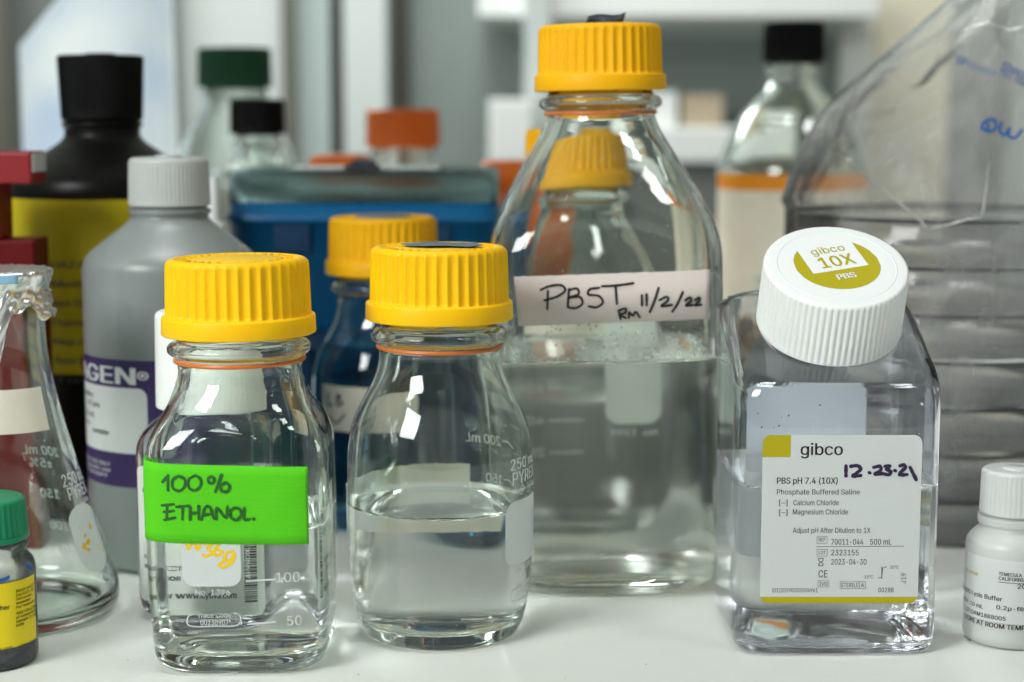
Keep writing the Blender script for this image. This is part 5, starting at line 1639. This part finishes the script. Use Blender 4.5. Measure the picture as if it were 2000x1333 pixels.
# slim white tube beside the boxes
t = thing('squeeze_tube', 'slim white plastic tube standing between the translucent bottle and the blue boxes', 'tube', (hit_plane(416, 400, 815)[0], 812, 0))
V, Fc = sweep([ring(0, .002, N=32), ring(0, 5.5, N=32), ring(120, 5.5, N=32), ring(132, 4.6, N=32), ring(140, 4.2, N=32), ring(161, 3.4, N=32), ring(161.5, 2.8, N=32), ring(161.5, .002, N=32)])
put('tube_body', V, Fc, M['white_cap'], t)
V, Fc = sweep([ring(134, 5.6, N=32), ring(134, 6.1, N=32), ring(141, 6.1, N=32), ring(141, 4.0, N=32)])
put('collar', V, Fc, M['white_cap'], t)

# orange box behind
for u0, u1, v0, lbl in ((598, 706, 306, 'blurred orange plastic box behind the left half of the lidded blue box'), (936, 1120, 318, 'blurred orange plastic box behind the tall square bottle')):
    xa, zt_ = hit_plane(u0, v0, 1050)
    xb, _ = hit_plane(u1, v0, 1050)
    t = thing('storage_box', lbl, 'box', ((xa + xb) / 2, 1090, 0), group='orange plastic boxes at the back')
    hw = (xb - xa) / 2
    V, Fc = sweep([ring(0, .002, 9, N=64, b=.002), ring(0, hw - 2, 9, N=64, b=34), ring(zt_ - 18, hw - 1, 9, N=64, b=35), ring(zt_ - 18, .002, 9, N=64, b=.002)])
    put('box_body', V, Fc, M['orange'], t)
    V, Fc = sweep([ring(zt_ - 17.8, .002, 9, N=64, b=.002), ring(zt_ - 17.8, hw, 9, N=64, b=36), ring(zt_ - 3, hw, 9, N=64, b=36), ring(zt_, hw - 2, 9, N=64, b=34), ring(zt_, .002, 9, N=64, b=.002)])
    put('lid', V, Fc, M['orange'], t)

# dark instrument behind the tall bottle
t = thing('block_heater', 'low dark grey laboratory block on the bench behind the tall square bottle', 'heater block', (82, 955, 0))
bevel(Mesh().box(-72, 72, -46, 40, 0, 72).put('housing', M['grey_dark'], t, smooth=False), 4)
bevel(Mesh().box(-56, 56, -34, 28, 72.2, 80).put('top_plate', M['olive_grey'], t, smooth=False), 2)
bevel(Mesh().box(-40, 10, -47.5, -46.2, 40, 62).put('display_panel', M['black'], t, smooth=False), .5)

# ---- 15 far bottles


def far_bottle(label, X, Y, zcap, hcap, rcap, rbody, zsh, m_cap, liq, mw=None, mt=None, square=2.0, flutes=44):
    t = thing('reagent_bottle', label, 'bottle', (X, Y, 0), group='blurred bottles at the back')
    rn = rcap * .82
    zb = zcap - 5
    side = [(0, rbody * .84, square), (1.5, rbody * .9, square), (6, rbody * .97, square), (16, rbody, square), (zsh - 10, rbody, square), (zsh, rbody * .96, square * .8 + .4), ((zsh + zb) / 2, rbody * .52 + rn * .5, 2.2), (zb - 12, rn * 1.12, 2), (zb - 4, rn, 2), (zb - 1, rn + 2.2, 2), (zb + 1, rn + 2.2, 2), (zb + 3.5, rn, 2), (zcap + hcap - 5, rn * .97, 2)]
    b = Bottle(side, round_base(rbody * .84), 2.6, 5, rn, zcap + hcap - 5, N=64)
    b.build(t, liquid=liq, m_wall=mw, m_top=mt)
    cap(t, rcap, rcap * .98, hcap, zcap, flutes, .6, m_cap, bore=rcap * .88, edge=2, per=6)
    return t, b


far_bottle('clear bottle with dark green cap behind the black one', -197, 1250, 209, 28, 26.5, 47, 148, M['dark_green'], 90)
t, b = far_bottle('clear bottle with small black cap behind the tip boxes', -160, 1102, 178, 22, 17.4, 38, 140, M['black'], 70)
far_bottle('clear bottle with orange cap behind the tip boxes', -78, 1252, 167, 27, 26.5, 42, 120, M['orange'], 60)
t, b = far_bottle('large clear bottle with black cap and orange banded label at the right', 184, 1152, 224, 26, 20, 49, 160, M['black'], 132, M['straw_liquid'], M['straw_liquid_top'])
p = Print(b.map)
p.patch(-72, 66, 40, 150, 2, .15, 50)
lab = p.put('cream_label', M['label_cream'], t, smooth=True)
p = Print(b.map)
z1 = hit_cyl(1450, 372, 184, 1152, 49)[1]; z2 = hit_cyl(1450, 340, 184, 1152, 49)[1]
p.patch(-72, 66, z1, z2, 0, .3, 50)
p.put('orange_band', M['label_orange'], lab, smooth=True)
p = Print(b.map)
p.patch(-6, 6, 104, 122, 0, .3, 6)
p.patch(-30, 20, 84, 87, 0, .3, 20); p.patch(-30, 26, 76, 79, 0, .3, 20); p.patch(-30, 12, 68, 71, 0, .3, 20)
p.put('lettering', M['teal'], lab)

# ---- 16 sleeve of petri dishes
DX, DY, DH = 207.0, 828.0, 20.7
g = 'petri dishes stacked in the clear bag'
ord_ = ('bottom', 'second from the bottom', 'third from the bottom', 'middle', 'third from the top', 'second from the top', 'top')
proto = None
for k in range(7):
    lbl = 'clear plastic petri dish in the bag, %s of the stack' % ord_[k]
    if proto is None:
        t = thing('petri_dish', lbl, 'petri dish', (DX, DY, 0.6), group=g)
        N_ = 96
        V, Fc = sweep([ring(.6, .002, N=N_), ring(.6, 71, N=N_), ring(1.4, 72.4, N=N_), ring(17.9, 72.8, N=N_)])
        put('dish_base', V, Fc, M['dish'], t)
        V, Fc = sweep([ring(5.2, 74.9, N=N_), ring(18.8, 75, N=N_), ring(19.6, 74.2, N=N_), ring(19.7, .002, N=N_)])
        ld = put('dish_lid', V, Fc, M['dish'], t)
        V, Fc = sweep([ring(19.0, 73.2, N=N_), ring(18.7, 74.6, N=N_), ring(19.1, 75.3, N=N_), ring(20.2, 75.3, N=N_), ring(20.5, 74.4, N=N_), ring(20.2, 73.2, N=N_)], True)
        put('stacking_rim', V, Fc, M['dish_rim'], ld)
        proto = t
    else:
        r = proto.copy(); COL.objects.link(r)
        r.location = (DX * S + random.uniform(-.0006, .0006), DY * S, (0.6 + DH * k) * S)
        r['label'] = lbl
        for ch in proto.children:
            q = ch.copy(); COL.objects.link(q); q.parent = r
            for g2 in ch.children:
                w2 = g2.copy(); COL.objects.link(w2); w2.parent = q

# the bag round them
t = thing('plastic_bag', 'clear wrinkled plastic sleeve bag round the stack of petri dishes', 'bag', (DX, DY, 0))
NA, NZ = 160, 60
rng = random.Random(3)
ph = [(rng.uniform(0, 6.28), rng.uniform(0, 6.28)) for _ in range(8)]
zs = list(np.linspace(.4, 146, 22)) + list(np.linspace(150, 330, NZ - 22))
# left outline of the bag in the photograph: height -> left edge x relative to the stack
ol = [(u, v) for u, v in ((1523, 470), (1528, 400), (1556, 310), (1606, 220), (1700, 130), (1800, 46), (1850, 0), (1960, -100))]
olz = [hit_plane(u, v, 826)[1] for u, v in ol]
olx = [hit_plane(u, v, 826)[0] - DX for u, v in ol]
V = []
for z in zs:
    if z < 150:
        cx_, cy_, rx, ry, am = 0, 0, 76.6, 76.6, .35
    else:
        k = (z - 150) / 180
        lx = np.interp(z, olz, olx)
        rx_edge = 76 + 40 * k
        cx_ = (lx + rx_edge) / 2
        rx = (rx_edge - lx) / 2
        ry = 76.6 * (1 - k) ** .8 + 7 * min(1, k * 3)
        cy_ = -4 * k
        am = .4 + 3.0 * min(1, k * 2.2)
    for j in range(NA):
        th = j / NA * 2 * pi
        w = sin(5 * th + z * .021 + ph[0][0]) * .8 + sin(9 * th - z * .045 + ph[1][0]) * .55 + sin(15 * th + z * .07 + ph[2][0]) * .35 + sin(3 * th + z * .09 + ph[3][0]) * .5
        w = (abs(w) ** .8) * (1 if w > 0 else -1)
        c_, s_ = cos(th), sin(th)
        V.append((cx_ + (rx + am * w * .6 * abs(s_)) * c_, cy_ + (ry + am * w) * s_, z))
Fc = []
for i in range(len(zs) - 1):
    for j in range(NA):
        j2 = (j + 1) % NA
        Fc.append((i * NA + j, i * NA + j2, (i + 1) * NA + j2, (i + 1) * NA + j))
put('bag_film', V, Fc, M['film'], t)
VB = np.array(V).reshape(len(zs), NA, 3)


def bag_hit(u, v):
    """front surface of the bag under a pixel"""
    best, bd = None, 1e9
    d = ray(u, v)
    for i in range(len(zs)):
        for j in range(NA // 2, NA):
            P = VB[i, j] + (DX, DY, 0)
            tt = P[1] / d[1]
            e = (tt * d[0] - P[0]) ** 2 + (CAMZ + tt * d[2] - P[2]) ** 2
            if e < bd:
                bd, best = e, (tt * d[0] - DX, P[1] - DY, CAMZ + tt * d[2])
    return np.array(best)


def tube_line(name, pts, r, m, parent):
    P = np.array(pts)
    Q = [P[0]]
    for a_, b_ in zip(P[:-1], P[1:]):
        Q += [a_ + (b_ - a_) * k for k in (.25, .5, .75, 1)]
    Q = np.array(Q)
    V, Fc = [], []
    d = np.gradient(Q, axis=0)
    for i, q in enumerate(Q):
        tv = d[i] / np.linalg.norm(d[i])
        up = np.array((0, 1, 0.))
        a_ = np.cross(tv, up); a_ /= np.linalg.norm(a_)
        b_ = np.cross(a_, tv)
        rr = r * (.25 if i in (0, len(Q) - 1) else random.uniform(.7, 1.2))
        V += [q + rr * (cos(k * pi / 3) * a_ + sin(k * pi / 3) * b_) for k in range(6)]
    for i in range(len(Q) - 1):
        for k in range(6):
            Fc.append((i * 6 + k, i * 6 + (k + 1) % 6, (i + 1) * 6 + (k + 1) % 6, (i + 1) * 6 + k))
    return put(name, V, Fc, m, parent)


for pts in (((1611, 262), (1660, 316), (1720, 368), (1775, 412), (1812, 446)), ((1812, 447), (1850, 440), (1885, 430), (1918, 424)), ((1918, 424), (1924, 380), (1931, 316)), ((1880, 60), (1930, 45), (1975, 60), (2010, 50))):
    tube_line('fold', [bag_hit(*q) + (0, -.6, 0) for q in pts], .55, M['film_edge'], t)


def bag_text(tx, p0, p1, caph, m, off=.012):
    A_, B_ = bag_hit(*p0) + (0, -2.2, 0), bag_hit(*p1) + (0, -2.2, 0)
    ex = B_ - A_
    L = np.linalg.norm(ex)
    ex = ex / L
    V, Fc = text(tx, 0, L, 0, caph, off)
    up = np.array((0, 0, 1.)) - ex * ex[2]
    up /= np.linalg.norm(up)
    put('printed_text', [A_ + ex * q[0] + up * (q[1] + .5 * sin(q[0] * .35)) for q in V], Fc, m, t, smooth=False)


bag_text('Slippable No Resist', (1862, 124), (2030, 178), 3.4, M['print_blue'])
bag_text('Sterile', (1950, 138), (2012, 160), 3.8, M['print_blue'])
A_ = bag_hit(1950, 250) + (0, -1.0, 0)
p = Print(lambda s, z, off: (s, A_[1] - off, z), lambda u, v: (lambda q: (q[0] - DX, q[1]))(hit_plane(u, v, DY + A_[1])))
p.strokes([[(1917, 252), (1922, 238), (1940, 234), (1946, 246), (1934, 257), (1918, 252)], [(1928, 238), (1930, 258)], [(1956, 240), (1953, 256), (1962, 264), (1972, 250)], [(1972, 250), (1970, 266), (1982, 270), (1996, 254)]], 1.2, .2)
p.put('handwriting', M['print_blue'], t)

# ---- faint scratches on the bench
dm = Mesh()
for i in range(46):
    x, y, an = random.uniform(-190, 200), random.uniform(545, 690), random.gauss(.2, .8)
    l, w = random.uniform(3, 16), random.uniform(.05, .14)
    V = []
    for k in range(5):
        q = (k / 4 - .5) * l
        xx, yy = x + q * cos(an) + .02 * q * q * random.uniform(0, .3), y + q * sin(an)
        ww = w * (.3 if k in (0, 4) else 1)
        V += [(xx - ww * sin(an), yy + ww * cos(an), .012 + .0006 * i), (xx + ww * sin(an), yy - ww * cos(an), .012 + .0006 * i)]
    dm.add(V, [(2 * k, 2 * k + 1, 2 * k + 3, 2 * k + 2) for k in range(4)])
o = dm.put('scratches', M['scuff'], smooth=False); o['kind'] = 'stuff'; o['label'] = 'faint grey scratches on the bench top'

# ---- dust on the bench
dm = Mesh()
for i in range(90):
    if i < 30:
        x, y = 160 + random.gauss(0, 9), 620 + random.gauss(0, 6)
    else:
        x, y = random.uniform(-150, 200), random.uniform(560, 700)
    r = random.uniform(.08, .3)
    V = [(x + r * cos(a) * random.uniform(.7, 1.3), y + r * sin(a) * random.uniform(.7, 1.3), .02) for a in np.arange(5) * 2 * pi / 5] + [(x, y, r * .8)]
    dm.add(V, [(k, (k + 1) % 5, 5) for k in range(5)])
o = dm.put('dust', M['dust']); o['kind'] = 'stuff'; o['label'] = 'specks of white dust on the bench top'
dm = Mesh()
for (u, v, r) in ((1894, 1251, .8), (1262, 1298, .35), (700, 1318, .4), (250, 1290, .35)):
    d = ray(u, v); tt = -CAMZ / d[2]
    x, y = tt * d[0], tt * d[1]
    V = [(x + r * cos(a), y + r * .7 * sin(a), .02) for a in np.arange(6) * pi / 3] + [(x, y, r * .7)]
    dm.add(V, [(k, (k + 1) % 6, 6) for k in range(6)])
o = dm.put('crumbs', M['crumb']); o['kind'] = 'stuff'; o['label'] = 'brown crumbs on the bench top'
